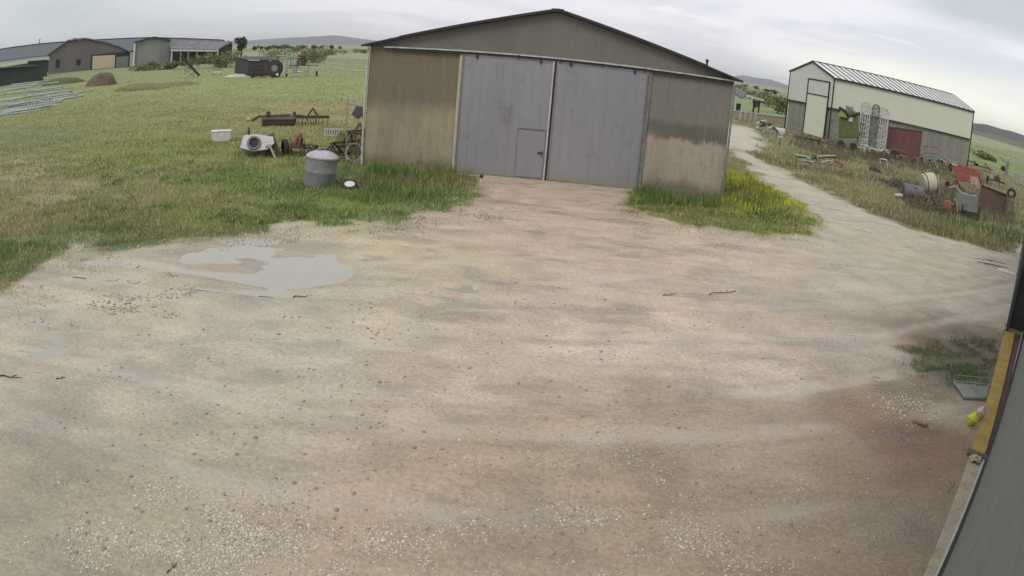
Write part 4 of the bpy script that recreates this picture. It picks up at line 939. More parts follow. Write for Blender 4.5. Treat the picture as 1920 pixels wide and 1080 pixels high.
x_, z_ = p(515, 122); MB().lathe([(.5, -.3), (1.0, -.32), (1.2, -.2), (1.2, .2), (1.0, .32), (.5, .3)], 26, Matrix.Translation((x_, .2, 1.25)) @ Matrix.Rotation(R(80), 4, 'X')).build('tyre', M_['rubber'], o)
MB().lathe([(.1, -.1), (.5, -.05), (.52, .1), (.1, .12)], 20, Matrix.Translation((x_, .0, 1.25)) @ Matrix.Rotation(R(80), 4, 'X')).build('rim', M_['greypaint'], o)
m = MB()
for (u0, v0, u1, v1, r_) in [(537, 90, 539, 135, .12), (529, 100, 530, 124, .08), (545, 98, 545, 128, .07), (556, 113, 557, 138, .08), (563, 114, 562, 138, .08), (520, 104, 562, 108, .09), (528, 110, 560, 113, .07), (505, 122, 512, 143, .1), (534, 128, 560, 126, .1), (533, 138, 566, 134, .1), (537, 120, 563, 138, .06), (562, 138, 545, 143, .08), (548, 114, 552, 140, .07)]:
    a = p(u0, v0); bq = p(u1, v1); m.tube([(a[0], random.uniform(-.4, .6), max(.05, a[1])), (bq[0], random.uniform(-.4, .6), max(.03, bq[1]))], r_, 6)
m.build('tine_frame', M_['galv'], o)
x_, z_ = p(520, 140); MB().lathe([(.1, -.12), (.36, -.1), (.42, 0), (.36, .12), (.1, .12)], 16, Matrix.Translation((x_, -.5, .42)) @ Matrix.Rotation(R(90), 4, 'X')).build('small_wheel', M_['rubber'], o)
MB().lathe([(.02, -.02), (.2, 0), (.2, .1)], 14, Matrix.Translation((x_, -.62, .42)) @ Matrix.Rotation(R(90), 4, 'X')).build('small_rim', M_['white'], o)
o, p = mound('sand_heap', 'white heap of gravel spilled left of the dark trailer', 450, 144, 4.4, .45, 2.5, M_['pale'], 'heap', 8)
p = Base(407, 141); o = thing('water_trough', 'small white topped trough on legs left of the white heap', 'trough', p.loc, p.rot)
MB().prism([(-.6, .35), (.6, .35), (.7, .75), (-.7, .75)], -.3, .3).build('basin', M_['white'], o)
for x_ in (-.5, .5): MB().box(x_-.05, x_+.05, -.05, .05, 0, .348).build('leg', M_['dark'], o)
MB().box(-.72, .72, -.32, .32, .752, .86).build('cover', M_['dark'], o)

# ---------------------------------------------------------------- far sheds on the left
def shed(name, label, u, v, D=None): 
    p = Base(u, v, D=D); return thing(name, label, 'shed', p.loc, p.rot), p
o, p = shed('long_shed', 'long low shed with slate blue roof behind the gabled sheds', 170, 110, 235)
x0, _ = p(-60, 120); x1, _ = p(436, 90); dd = 14
pts = [p(-60, 103), p(0, 91), p(67, 82), p(128, 77), p(289, 69.5), p(427, 74.5), p(436, 76)]
m = MB()
for (xa, za), (xb, zb) in zip(pts[:-1], pts[1:]):
    lo_ = min(za, zb)-4.2
    m.add([(xa, 0, za-4.), (xb, 0, zb-4.), (xb, dd, zb), (xa, dd, za), (xa, 0, za-4.3), (xb, 0, zb-4.3), (xb, dd, zb-.3), (xa, dd, za-.3)], [(0, 1, 2, 3), (7, 6, 5, 4), (0, 4, 5, 1), (2, 6, 7, 3), (0, 3, 7, 4), (1, 5, 6, 2)])
m.build('roof', M_['slate'], o, smooth=False)
m = MB()
for (xa, za), (xb, zb) in zip(pts[:-1], pts[1:]): m.bar((xa, dd, za+.1), (xb, dd, zb+.1), .4, .35)
m.build('ridge_cap', M_['dark'], o)
MB().add([(pts[0][0], .5, -.5), (x1, .5, -.5), (x1, .5, 4.9), (pts[0][0], .5, 3.), (pts[0][0], 1, -.5), (x1, 1, -.5), (x1, 1, 4.9), (pts[0][0], 1, 3.)], [(0, 1, 2, 3), (7, 6, 5, 4), (3, 2, 6, 7), (0, 3, 7, 4), (1, 5, 6, 2)]).build('wall', M_['darkboards'], o)
q = p(68, 76); MB().tube([(q[0], dd, q[1]-1.5), (q[0]+.2, dd, q[1]+.9)], .16, 6).build('flue', M_['dark'], o)
m = MB(); q0 = p(138, 72); q1 = p(166, 72); m.bar((q0[0], dd-1, q0[1]), (q1[0], dd-1, q1[1]-.1), .5, .5); m.box(q0[0]-.4, q0[0]+.7, dd-1.5, dd-.5, q0[1]-1., q0[1]+.3); m.box(q1[0]-.9, q1[0]-.5, dd-1.3, dd-.7, q1[1]-1.1, q1[1]+.5); m.box(q1[0]-.1, q1[0]+.3, dd-1.3, dd-.7, q1[1]-1.1, q1[1]+.3)
m.build('roof_vent', M_['dark'], o)

o, p = shed('gabled_shed', 'grey gabled shed with cream sliding door and dark doorway', 170, 136, 200)
zb = 0; el_, er_ = p(92, 101), p(250, 101); ap = p(160, 74.5); yb_ = p(92, 137)
xl, xr = el_[0], er_[0]
MB().prism([(xl, -.5), (xr, -.5), (xr, er_[1]-.4), (p(225, 89)[0], p(225, 89)[1]), (p(200, 80)[0], p(200, 80)[1]), ap, (p(127, 77)[0], p(127, 77)[1]-.2), (xl, el_[1]-.3)], 0, 8).build('wall', M_['shedgrey'], o)
m = MB()
L_ = [(xl-.7, el_[1]-.5), (p(127, 77)[0], p(127, 77)[1]), (ap[0], ap[1]+.25)]
for a_, b2 in zip(L_[:-1], L_[1:]): m.add([(a_[0], -.5, a_[1]), (b2[0], -.5, b2[1]), (b2[0], 8, b2[1]), (a_[0], 8, a_[1]), (a_[0], -.5, a_[1]+.35), (b2[0], -.5, b2[1]+.35), (b2[0], 8, b2[1]+.35), (a_[0], 8, a_[1]+.35)], [(3, 2, 1, 0), (4, 5, 6, 7), (0, 1, 5, 4), (1, 2, 6, 5), (2, 3, 7, 6), (3, 0, 4, 7)])
L_ = [(ap[0]+.01, ap[1]+.25), p(200, 80), p(225, 88.5), (xr+.4, er_[1]-.3)]
for a_, b2 in zip(L_[:-1], L_[1:]): m.add([(a_[0], -.5, a_[1]), (b2[0], -.5, b2[1]), (b2[0], 8, b2[1]), (a_[0], 8, a_[1]), (a_[0], -.5, a_[1]+.3), (b2[0], -.5, b2[1]+.3), (b2[0], 8, b2[1]+.3), (a_[0], 8, a_[1]+.3)], [(3, 2, 1, 0), (4, 5, 6, 7), (0, 1, 5, 4), (1, 2, 6, 5), (2, 3, 7, 6), (3, 0, 4, 7)])
m.build('roof', M_['greypaint'], o, smooth=False)
a_, b2 = p(171, 104), p(244, 104); MB().box(a_[0], b2[0], -.25, -.02, -.2, a_[1]+.2).build('doorway', M_['dark'], o)
a_, b2 = p(174, 105), p(216, 103); MB().prism([(a_[0], .1), (b2[0], .1), (b2[0], b2[1]), (a_[0], a_[1])], -.55, -.3).build('door', M_['cream'], o)
a_, b2 = p(218, 107), p(241, 107); MB().box(a_[0], b2[0], -.45, -.28, .1, a_[1]).build('inner_door', M_['shedpale'], o)
for u in (109, 148): a_ = p(u, 104); MB().box(a_[0]-.6, a_[0]+.6, -.12, -.01, 1.6, a_[1]-1).build('slot_window', M_['dark'], o)
a_ = p(247, 98); MB().box(a_[0]-.45, a_[0]+.45, -.6, -.1, 0, a_[1]).build('door_post', M_['pale'], o)

o, p = shed('pale_shed', 'pale grey green gabled shed between the cream door shed and the open shed', 287, 124, 190)
MB().prism([(p(254, 120)[0], -.5), (p(319, 120)[0], -.5), (p(319, 76)[0], p(319, 76)[1]), (p(289, 70.5)[0], p(289, 70.5)[1]), (p(254, 80)[0], p(254, 80)[1])], 0, 9).build('wall', M_['shedpale'], o)
m = MB()
for a_, b2 in ((p(251, 79.5), p(289, 69.5)), (p(289.1, 69.5), p(321, 75.5))): m.bar((a_[0], -.3, a_[1]), (b2[0], -.3, b2[1]), .7, .3)
m.build('roof_edge', M_['dark'], o)
a_ = p(253, 80); MB().box(a_[0]-.22, a_[0]+.22, -.5, -.02, 0, a_[1]-.2).build('corner_post', M_['white'], o)
a_, b2 = p(300, 90), p(319, 90); MB().box(a_[0], b2[0]-.1, -.2, -.02, 0, a_[1]+1.2).build('door', M_['greypaint'], o)

o, p = shed('open_shed', 'low open fronted shed with white posts right of the pale shed', 375, 122, 185)
a_, b2 = p(320, 91), p(408, 92); c_, d_ = p(322, 76), p(436, 78)
MB().add([(a_[0], 0, a_[1]), (b2[0], 0, b2[1]), (d_[0], 9, d_[1]), (c_[0], 9, c_[1]), (a_[0], 0, a_[1]-.3), (b2[0], 0, b2[1]-.3), (d_[0], 9, d_[1]-.3), (c_[0], 9, c_[1]-.3)], [(0, 1, 2, 3), (7, 6, 5, 4), (0, 4, 5, 1), (1, 5, 6, 2), (2, 6, 7, 3), (3, 7, 4, 0)]).build('roof', mat('grey roof', (.20, .20, .21), .8, ns=.5), o, smooth=False)
MB().bar((a_[0], -.1, a_[1]-.45), (b2[0], -.1, b2[1]-.45), .2, .5).build('fascia', M_['pale'], o)
for u in (321, 338, 352, 368, 388, 407):
    q = p(u, 120); MB().box(q[0]-.2, q[0]+.2, 0, .4, -.2, a_[1]-.6).build('post', M_['pale'] if u in (321, 407) else M_['greypaint'], o)
MB().box(a_[0], b2[0]+3, 8, 8.5, -.3, a_[1]-.2).build('back_wall', M_['shedgrey'], o)
o, p = shed('lean_to', 'small dark lean to with pale roof edge left of the gabled shed', 68, 140, 180)
a_, b2 = p(50, 113.5), p(90, 110.5); MB().prism([(a_[0]+.3, -.4), (b2[0], -.4), (b2[0], b2[1]-.2), (a_[0]+.3, a_[1]-.2)], 0, 6).build('wall', M_['darkboards'], o)
MB().bar((a_[0], -.2, a_[1]), (b2[0]+.4, -.2, b2[1]), .8, .35).build('roof_edge', M_['pale'], o)
o, p = shed('dark_shed', 'dark windowless shed at the left edge behind the pipes', -10, 165, 150)
a_, b2 = p(-60, 124), p(84, 116); MB().prism([(a_[0], -.4), (b2[0], -.4), (b2[0]-.5, b2[1]-1.4), (b2[0]-2, b2[1]-.6), (a_[0], a_[1]-1)], 0, 7).build('wall', mat('dark green boards', (.045, .06, .055), .9, col2=(.06, .075, .07), ns=.4), o)
MB().bar((a_[0], 0, a_[1]-.9), (b2[0]-2, 0, b2[1]-.5), 1., .25).build('roof_edge', M_['slate'], o)

# ---------------------------------------------------------------- right side machinery
M_['wingsteel'] = mat('dull zinc', (.26, .27, .26), .5, .2, col2=(.12, .125, .12), ns=3, stain=(.6, .6, .58), stn=.58)
# folded harrow: galvanised frame standing upright
p = Base(1640, 292); o = thing('folded_harrow', 'tall upright galvanised harrow frame with arched wings before the pale barn', 'harrow', p.loc, p.rot)
zt = p(1640, 193)[1]
for k, (ua, ub, lean) in enumerate(((1611, 1628, -.0), (1632, 1645, .1), (1645, 1663, .2))):
    xa, xb = p(ua, 240)[0], p(ub, 240)[0]; m = MB(); r_ = (xb-xa)*.5; h_ = zt-.1-k*.05
    m.tube([(xa, lean, .1), (xa, lean, h_-r_)]+[(xa+r_-r_*math.cos(q*math.pi/8), lean, h_-r_+r_*math.sin(q*math.pi/8)) for q in range(1, 8)]+[(xb, lean, h_-r_), (xb, lean, .1)], .085, 7)
    for j in range(6):
        z_ = .5+j*.8; m.tube([(xa, lean, z_), (xb, lean, z_)], .06, 5)
        if j < 5 and j % 2 == k % 2: m.tube([(xa, lean, z_), (xb, lean, z_+.8)], .045, 5)
    for j in range(3): x_ = xa+(xb-xa)*(j+1)/4; m.tube([(x_, lean-.05, .2), (x_, lean-.05, h_-r_*.3)], .055, 5)
    for j in range(18):
        z_ = .3+j*.25; x_ = xa if j % 2 else xb; m.tube([(x_, lean, z_), (x_+(.25 if j % 2 else -.25), lean-.35, z_-.12)], .035, 4)
    m.build('wing', M_['wingsteel' if k == 1 else 'pale'], o)
m = MB(); a = p(1595, 268); bq = p(1665, 282); m.tube([(a[0], -.6, a[1]), (a[0]+.7, -.5, a[1]-.25), (bq[0], -.4, .75)], .06, 6); m.tube([(p(1612, 276)[0], -.7, .8), (bq[0]+.1, -.7, .6)], .05, 6)
m.tube([(p(1622, 278)[0], -.5, .9), (p(1618, 296)[0], -.9, .0)], .07, 6); m.tube([(p(1626, 278)[0], -.5, .9), (p(1632, 296)[0], -.9, .0)], .05, 6); m.tube([(p(1612, 270)[0], .1, 1.3), (p(1660, 262)[0], .1, 1.6)], .06, 6); m.build('tow_bar', M_['pale'], o)
m = MB(); a = p(1606, 236)[0]; m.box(p(1612, 240)[0], p(1622, 240)[0], .15, .5, 1.4, 3.2); m.build('spring_box', M_['greypaint'], o)

# green machine behind it
p = Base(1592, 262, D=70); o = thing('forage_harvester', 'olive green harvester with raised spout behind the folded harrow', 'harvester', p.loc, p.rot)
q = lambda u, v: p(u, v)
m = MB(); m.prism([q(1572, 259), q(1573, 222), q(1584, 210), q(1598, 206), (q(1608, 212)[0], q(1608, 212)[1]), q(1611, 259)], 0, 2.2); m.build('body', M_['green'], o, bevel=.08)
m = MB(); m.prism([q(1571, 214), q(1577, 207), q(1585, 214), q(1589, 221), q(1578, 219)], -.3, -.05); m.build('chute_guard', M_['lime'], o)
m = MB(); a = q(1573, 201); b2 = q(1584, 208); c_ = q(1592, 217); d_ = q(1612, 212); m.tube([(a[0], -.2, a[1]), (b2[0], -.2, b2[1]), (c_[0], -.2, c_[1]), (d_[0], 0, d_[1])], .13, 8); m.build('spout', M_['dark'], o)
a, b2 = q(1586, 198), q(1600, 204); MB().box(a[0], b2[0], .3, 1.5, b2[1]-.4, a[1]).build('cab_roof', M_['greypaint'], o, bevel=.05)
a, b2 = q(1592, 218), q(1598, 229); MB().box(a[0], b2[0], -.12, -.02, b2[1], a[1]).build('label_plate', M_['pale'], o)
for u in (1580, 1604):
    m = MB(); m.lathe([(.1, -.2), (.36, -.2), (.42, 0), (.36, .2), (.1, .2)], 20, Matrix.Translation((q(u, 240)[0], -.05, .42)) @ Matrix.Rotation(R(90), 4, 'X'))
    m.build('wheel', M_['rubber'], o)

M_['dullred'] = mat('dull red boards', (.20, .065, .06), .75, col2=(.13, .065, .055), ns=1.4, stain=(.10, .085, .075), stn=.5, streak=True)
# red wagon
p = Base(1700, 300, D=73); o = thing('farm_wagon', 'red sided farm wagon standing along the pale barn wall', 'wagon', p.loc, p.rot)
q = lambda u, v: p(u, v)
xa, xb = q(1664, 260)[0], q(1726, 270)[0]; za, zb_ = q(1664, 238)[1], q(1724, 246)[1]
m = MB(); m.prism([(xa, .95), (xb, .85), (xb, zb_), (xa, za)], -.05, .05); m.build('side_board', M_['dullred'], o)
m = MB(); m.prism([(xa+.1, .9), (xb-.1, .85), (xb-.1, zb_-.3), (xa+.1, za-.3)], .051, 1.8); m.build('load_bed', M_['darkred'], o)
m = MB(); m.bar((xa-.05, -.08, za+.05), (xb+.05, -.08, zb_+.05), .08, .1); m.bar((xa-.05, -.08, za+.45), (xb+.05, -.08, zb_+.38), .06, .08); m.bar((xa-.05, -.08, .92), (xb+.05, -.08, .82), .12, .16)
for k in range(5):
    x_ = xa+(xb-xa)*k/4; m.bar((x_, -.09, .9), (x_, -.09, za+.42-(za-zb_)*k/4), .08, .05)
m.build('frame', M_['rustbrown'], o)
for u in (1678, 1712):
    m = MB(); m.lathe([(.1, -.1), (.38, -.12), (.44, 0), (.38, .12), (.1, .1)], 20, Matrix.Translation((q(u, 280)[0], -.1, .43)) @ Matrix.Rotation(R(90), 4, 'X'))
    m.build('wheel', M_['rubber'], o)
m = MB(); a, b2, c_, d_ = q(1733, 273), q(1757, 276), q(1759, 289), q(1735, 286); y_ = -.1
m.tube([(a[0], y_, a[1]), (b2[0], y_, b2[1]), (c_[0], y_, c_[1]), (d_[0], y_, d_[1]), (a[0], y_, a[1])], .06, 6); m.tube([(xb, 0, .9), (d_[0], y_, d_[1])], .06, 6); m.build('ladder_frame', M_['redbright'], o)

# teal and red disc harrow in front of the wagon
def scrap(name, label, cat, u, v, segs, mats, yj=.4, r=.03):
    p = Base(u, v); o = thing(name, label, cat, p.loc, p.rot)
    for nm, ml, ss in segs:
        m = MB()
        for (u0, v0, u1, v1) in ss:
            a, b2 = p(u0, v0), p(u1, v1); y0 = random.uniform(-yj, yj)*.5; m.tube([(a[0], y0, max(.02, a[1])), ((a[0]+b2[0])/2, y0+random.uniform(-.1, .1), max(.03, (a[1]+b2[1])/2+.03)), (b2[0], y0+random.uniform(-yj, yj), max(.02, b2[1]))], r, 6); m.build(nm, M_[ml], o); m = MB()
    return o, p
o, p = scrap('disc_harrow', 'low disc harrow with teal and red beams in front of the red wagon', 'harrow', 1720, 312, [
    ('red_beam', 'redbright', [(1672, 278, 1700, 286), (1684, 292, 1722, 296), (1700, 300, 1726, 296)]),
    ('teal_beam', 'teal', [(1724, 294, 1756, 293), (1732, 299, 1750, 299), (1750, 292, 1778, 298), (1735, 303, 1765, 307)]),
    ('tine', 'galv', [(1690, 288, 1694, 300), (1680, 290, 1684, 300), (1760, 296, 1775, 306), (1770, 290, 1768, 306), (1778, 298, 1786, 308), (1740, 300, 1744, 312), (1752, 302, 1756, 314), (1786, 304, 1796, 306)]),
    ('brace', 'rust', [(1700, 303, 1730, 312), (1710, 300, 1740, 310), (1728, 304, 1750, 318)])], None, r=.05)
for k in range(7):
    m = MB(); x_ = p(1688+k*14, 305)[0]; m.lathe([(.01, -.02), (.2, -.01), (.26, .02), (.2, .0), (.01, .0)], 16, Matrix.Translation((x_, .2, .25)) @ Matrix.Rotation(R(75), 4, 'Y'))
    m.build('disc', M_['rustbrown'], o)
o, p = scrap('wheel_rake', 'small rake with curved grey tines left of the cream drum', 'rake', 1752, 330, [
    ('tine', 'galv', [(1752, 300, 1757, 316), (1740, 318, 1736, 328), (1744, 314, 1742, 328), (1758, 308, 1756, 322)]), ('beam', 'dark', [(1734, 326, 1760, 322)])], None, r=.035)
# long handle-like small posts and pipes in the weeds
o, p = scrap('pipe_stand', 'bent grey pipe stand in weeds between harrow and cream drum', 'pipe stand', 1656, 318, [('pipe', 'galv', [(1649, 298, 1663, 301), (1663, 301, 1664, 318), (1650, 299, 1651, 306)])], None, r=.05)

# red plough
p = Base(1812, 352); o = thing('plough', 'red plough with folded mouldboards behind the grey chute', 'plough', p.loc, p.rot)
q = lambda u, v: p(u, v)
m = MB(); m.prism([q(1784, 318), q(1785, 309), q(1797, 308), q(1832, 318), q(1838, 330), q(1820, 332), q(1800, 324)], -.1, .25); m.prism([q(1787, 326), q(1800, 322), q(1817, 331), q(1814, 340), q(1796, 340)], -.35, -.12); m.build('mouldboard', M_['redbright'], o, bevel=.03)
m = MB(); m.prism([q(1818, 330), q(1834, 332), q(1838, 347), q(1822, 346)], -.3, .0); m.build('share', mat('pinkish primer', (.50, .30, .26), .7), o)
m = MB(); a, b2 = q(1810, 348), q(1838, 346)
for s_ in ((1770, 337, 1792, 332), (1772, 343, 1794, 338), (1812, 350, 1835, 357), (1836, 326, 1838, 346)): 
    a, b2 = q(s_[0], s_[1]), q(s_[2], s_[3]); m = MB(); m.tube([(a[0], -.3, max(.03, a[1])), (b2[0], -.3, max(.03, b2[1]))], .035, 6); m.build('beam', M_['dark'], o)
a = q(1785, 309); MB().box(a[0], a[0]+.5, -.15, .3, a[1]+.02, a[1]+.10).build('pad', M_['pale'], o)
p = Base(1830, 345, D=p.D+4); o = thing('gear_box', 'small ochre gearbox on a rusty stub behind the red plough', 'gearbox', p.loc, p.rot)
a = p(1830, 313); m = MB(); m.box(a[0]-.25, a[0]+.3, -.2, .2, a[1]-.3, a[1]+.05); m.build('housing', M_['yellow'], o, bevel=.05); MB().box(a[0]-.1, a[0]+.1, -.1, .1, 0, a[1]-.302).build('stub', M_['rust'], o)

# cream drum, grey barrel
p = Base(1742, 372); o = thing('cream_drum', 'cream plastic tank lying on its side with dark rim in the weeds', 'tank', p.loc, p.rot)
q = lambda u, v: p(u, v)
a = q(1741, 346); r_ = 19*px(p.D); MD = Matrix.Translation((a[0], .2, r_+.22)) @ Matrix.Rotation(R(30), 4, 'Z') @ Matrix.Rotation(R(78), 4, 'Y')
MB().lathe([(r_*.45, -.55), (r_*.85, -.5), (r_, -.35), (r_, .35), (r_*.85, .5), (r_*.4, .56)], 26, MD).build('shell', M_['beige'], o)
m = MB()
for z_ in (-.36, .36): m.lathe([(r_*1.0, z_-.02), (r_*1.05, z_-.02), (r_*1.05, z_+.02), (r_*1.0, z_+.02)], 26, MD, caps=False)
m.build('hoop', M_['dark'], o)
m = MB()
for s_ in ((1726, 352, 1733, 360), (1733, 360, 1743, 371), (1738, 370, 1745, 364)): 
    a, b2 = q(s_[0], s_[1]), q(s_[2], s_[3]); m.tube([(a[0], -.7, max(.03, a[1])), (b2[0], -.75, max(.02, b2[1]))], .04, 6)
m.build('strap', M_['pale'], o)
p = Base(1708, 378); o = thing('steel_barrel', 'purple grey steel barrel lying on its side left of the cream tank', 'barrel', p.loc, p.rot)
r_ = 15*px(p.D); MD = Matrix.Translation((0, .2, r_)) @ Matrix.Rotation(R(15), 4, 'Z') @ Matrix.Rotation(R(90), 4, 'Y')
MB().lathe([(r_*.97, -.6), (r_, -.58), (r_, -.22), (r_*1.04, -.2), (r_, -.18), (r_, .18), (r_*1.04, .2), (r_, .22), (r_, .58), (r_*.97, .6)], 26, MD).build('shell', mat('purple grey enamel', (.17, .155, .17), .6, col2=(.12, .11, .12), ns=4, stain=(.16, .1, .07), stn=.58), o)
q = lambda u, v: p(u, v)
m = MB(); a = q(1697, 348); m.tube([(a[0]-.1, -.1, .3), (a[0]-.05, -.1, a[1]), (a[0]+.7, -.1, a[1]+.03)], .03, 6); m.build('handle', M_['dark'], o)
a = q(1686, 361); MB().lathe([(.02, -.25), (.1, -.2), (.1, .2), (.02, .25)], 12, Matrix.Translation((a[0], -.5, .22)) @ Matrix.Rotation(R(80), 4, 'Y')).build('bung', M_['pale'], o)

# grey chute with dark H frame
p = Base(1815, 412); o = thing('loading_chute', 'grey curved metal chute on a dark H shaped stand by the rusty plate', 'chute', p.loc, p.rot)
q = lambda u, v: p(u, v)
prof = [q(1778, 352), q(1792, 350), q(1802, 362), (q(1818, 368)[0], q(1818, 368)[1]), q(1832, 368)]
m = MB()
for (xa, za), (xb, zb_) in zip(prof[:-1], prof[1:]):
    m.add([(xa, .1, za), (xb, .1, zb_), (xb, .9, zb_), (xa, .9, za), (xa, .1, za-.03), (xb, .1, zb_-.03), (xb, .9, zb_-.03), (xa, .9, za-.03)], [(0, 1, 2, 3), (7, 6, 5, 4), (0, 4, 5, 1), (2, 6, 7, 3)])
m.prism([q(1796, 356), q(1803, 363), q(1834, 370), q(1832, 398), q(1800, 396), q(1794, 376)], .02, .06)
m.build('chute', M_['greypaint'], o)
m = MB(); a, b2 = q(1806, 383), q(1837, 388); m.box(a[0]-.05, a[0]+.05, -.05, .04, -.05, a[1]); m.box(b2[0]-.05, b2[0]+.05, -.05, .04, -.05, b2[1]); m.bar((a[0], -.06, .42), (b2[0], -.06, .40), .05, .07); m.build('stand', M_['dark'], o)
m = MB(); m.tube([(q(1789, 372)[0], -.05, q(1789, 372)[1]), (q(1794, 378)[0], -.05, q(1794, 378)[1]), (q(1796, 392)[0], -.1, .25)], .025, 6); m.build('lever', M_['pale'], o)
p = Base(1779, 398); o = thing('fuel_can', 'salmon red fuel can lying left of the H shaped stand', 'fuel can', p.loc, p.rot)
q = lambda u, v: p(u, v); m = MB(); m.prism([q(1768, 382), q(1772, 376), q(1780, 377), q(1790, 386), q(1789, 395), q(1772, 394)], -.15, .1); m.build('can', mat('salmon red plastic', (.46, .16, .13), .5, stain=(.3, .14, .1)), o, bevel=.03)
MB().bar((q(1784, 384)[0], -.17, q(1784, 384)[1]), (q(1791, 387)[0], -.17, q(1791, 387)[1]), .05, .05).build('cap', M_['dark'], o)
# rusty plate / scoop
p = Base(1862, 402); o = thing('loader_bucket', 'rusty brown loader bucket standing at the right of the scrap row', 'loader bucket', p.loc, p.rot)
q = lambda u, v: p(u, v); a, b2, c_ = q(1838, 352), q(1862, 357), q(1888, 366); d_ = q(1890, 400)
m = MB(); m.add([(a[0], .9, a[1]+.1), (b2[0], .5, b2[1]+.05), (c_[0], 0, c_[1]), (c_[0], 0, .05), (b2[0], -.1, .1), (a[0], .3, .25)], [(0, 1, 4, 5), (1, 2, 3, 4)])
m.add([(a[0]+.03, 1., a[1]+.1), (b2[0]+.03, .6, b2[1]+.05), (c_[0]+.03, .1, c_[1]), (c_[0]+.03, .1, .05), (b2[0]+.03, 0, .1), (a[0]+.03, .4, .25)], [(5, 4, 1, 0), (4, 3, 2, 1)])
m.build('back_plate', M_['rust'], o)
m = MB(); m.prism([(c_[0], .0), (c_[0]+.06, .0), (c_[0]+.06, c_[1]+.02), (c_[0], c_[1]+.02)], -.25, .9); m.build('side_plate', M_['rustbrown'], o)
m = MB(); m.bar((a[0], .85, a[1]+.13), (c_[0], -.05, c_[1]+.04), .07, .06); m.build('lip', M_['rustbrown'], o)

# irrigation boom
p = Base(1890, 332); o = thing('irrigation_boom', 'long pale yellow boom on a single grey stand at the far right', 'boom', p.loc, p.rot)
q = lambda u, v: p(u, v); a, b2 = q(1828, 273), q(1914, 300)
MB().bar((a[0], 0, a[1]), (b2[0], 0, b2[1]), .14, .16).build('boom', mat('pale yellow paint', (.42, .42, .24), .6), o)
m = MB(); c_ = q(1890, 300); m.prism([(c_[0]-.3, 0), (c_[0]+.2, 0), (c_[0]+.35, c_[1]-.2), (c_[0]-.15, c_[1]-.1)], .1, .5); m.tube([(q(1874, 294)[0], .2, q(1874, 294)[1]), (c_[0], .2, c_[1]-.4)], .1, 6); m.build('stand', M_['greypaint'], o)
m = MB(); m.lathe([(.1, -.1), (.34, -.1), (.36, .1), (.1, .1)], 18, Matrix.Translation((q(1881, 316)[0], 0, q(1881, 316)[1])) @ Matrix.Rotation(R(90), 4, 'X')); m.build('wheel', M_['rubber'], o)
p = Base(1915, 348); o = thing('fodder_ring', 'grey ring feeder at the right edge of the field', 'feeder', p.loc, p.rot)
m = MB()
for z_ in (.3, .8, 1.2): m.tube([(1.1*math.cos(k*.4), 1.1*math.sin(k*.4), z_) for k in range(17)], .04, 5)
for k in range(12): m.tube([(1.1*math.cos(k*.52), 1.1*math.sin(k*.52), 0), (1.1*math.cos(k*.52), 1.1*math.sin(k*.52), 1.2)], .035, 5)
m.build('ring', M_['galv'], o)

# hose and rail heap left of the scrap
o, p = scrap('rail_heap', 'low heap of pale and black rails on the verge of the track', 'rail heap', 1535, 312, [
    ('pale_rail', 'pale', [(1492, 290, 1520, 296), (1498, 300, 1525, 304), (1500, 308, 1528, 313), (1535, 294, 1566, 292), (1540, 303, 1562, 301)]),
    ('dark_rail', 'dark', [(1492, 293, 1528, 298), (1500, 304, 1522, 307), (1534, 297, 1568, 296), (1525, 289, 1532, 301), (1500, 311, 1528, 316)])], None, r=.05, yj=.6)
p = Base(1572, 314); o = thing('red_hose', 'red hose curled at the right end of the rail heap', 'hose', p.loc, p.rot)
m = MB(); m.tube([(p(u, v)[0], 0, max(.04, p(u, v)[1])) for u, v in ((1552, 303), (1560, 301), (1570, 303), (1581, 309), (1580, 313), (1568, 313), (1558, 312))], .07, 8); m.build('hose', M_['redbright'], o)

# rubble and white block, posts, pallet cart beside the pale barn
o, p = scrap('scaffold_heap', 'pile of pale broken boards left of the pale barn door', 'board pile', 1445, 248, [
    ('pale_board', 'pale', [(1418, 240, 1440, 234), (1422, 246, 1448, 240), (1430, 244, 1456, 250), (1418, 232, 1436, 226), (1440, 248, 1468, 253)]),
    ('dark_board', 'dark', [(1424, 236, 1446, 232), (1425, 228, 1440, 236), (1448, 238, 1458, 246)])], None, r=.11, yj=1.)
p = Base(1464, 250); o = thing('foam_block', 'white block lying at the right end of the board pile', 'block', p.loc, p.rot)
a, b2 = p(1454, 241), p(1472, 248); MB().box(a[0], b2[0], -.3, .5, 0, max(.5, a[1])).build('block', M_['white'], o, bevel=.06)
p = Base(1490, 236); o = thing('pallet_cart', 'small dark framed cart at the left corner of the pale barn', 'cart', p.loc, p.rot)
q = lambda u, v: p(u, v); a, b2 = q(1478, 217), q(1504, 219); m = MB()
for x_ in (a[0], (a[0]+b2[0])/2, b2[0]): m.box(x_-.06, x_+.06, -.06, .06, .1, a[1])
for z_ in (a[1], .9, .35): m.bar((a[0], 0, z_), (b2[0], 0, z_-.05), .12, .12)
m.build('frame', M_['dark'], o); MB().box(a[0]+.1, (a[0]+b2[0])/2-.1, .1, 1.2, .35, a[1]-.15).build('tank', M_['lightgrey'], o, bevel=.05); MB().box((a[0]+b2[0])/2+.1, b2[0]-.1, .1, 1., .35, a[1]-.25).build('engine', M_['greypaint'], o, bevel=.05)
p = Base(1461, 276); o = thing('stake', 'short capped stake in the verge below the white block', 'stake', p.loc, p.rot)
MB().box(-.06, .06, -.06, .06, -.1, .75).build('post', M_['wood'], o); MB().box(-.22, .22, -.1, .1, .752, .86).build('cap', M_['pale'], o)
p = Base(1545, 258); o = thing('hand_pump', 'small dark hand pump before the pale barn door', 'pump', p.loc, p.rot)
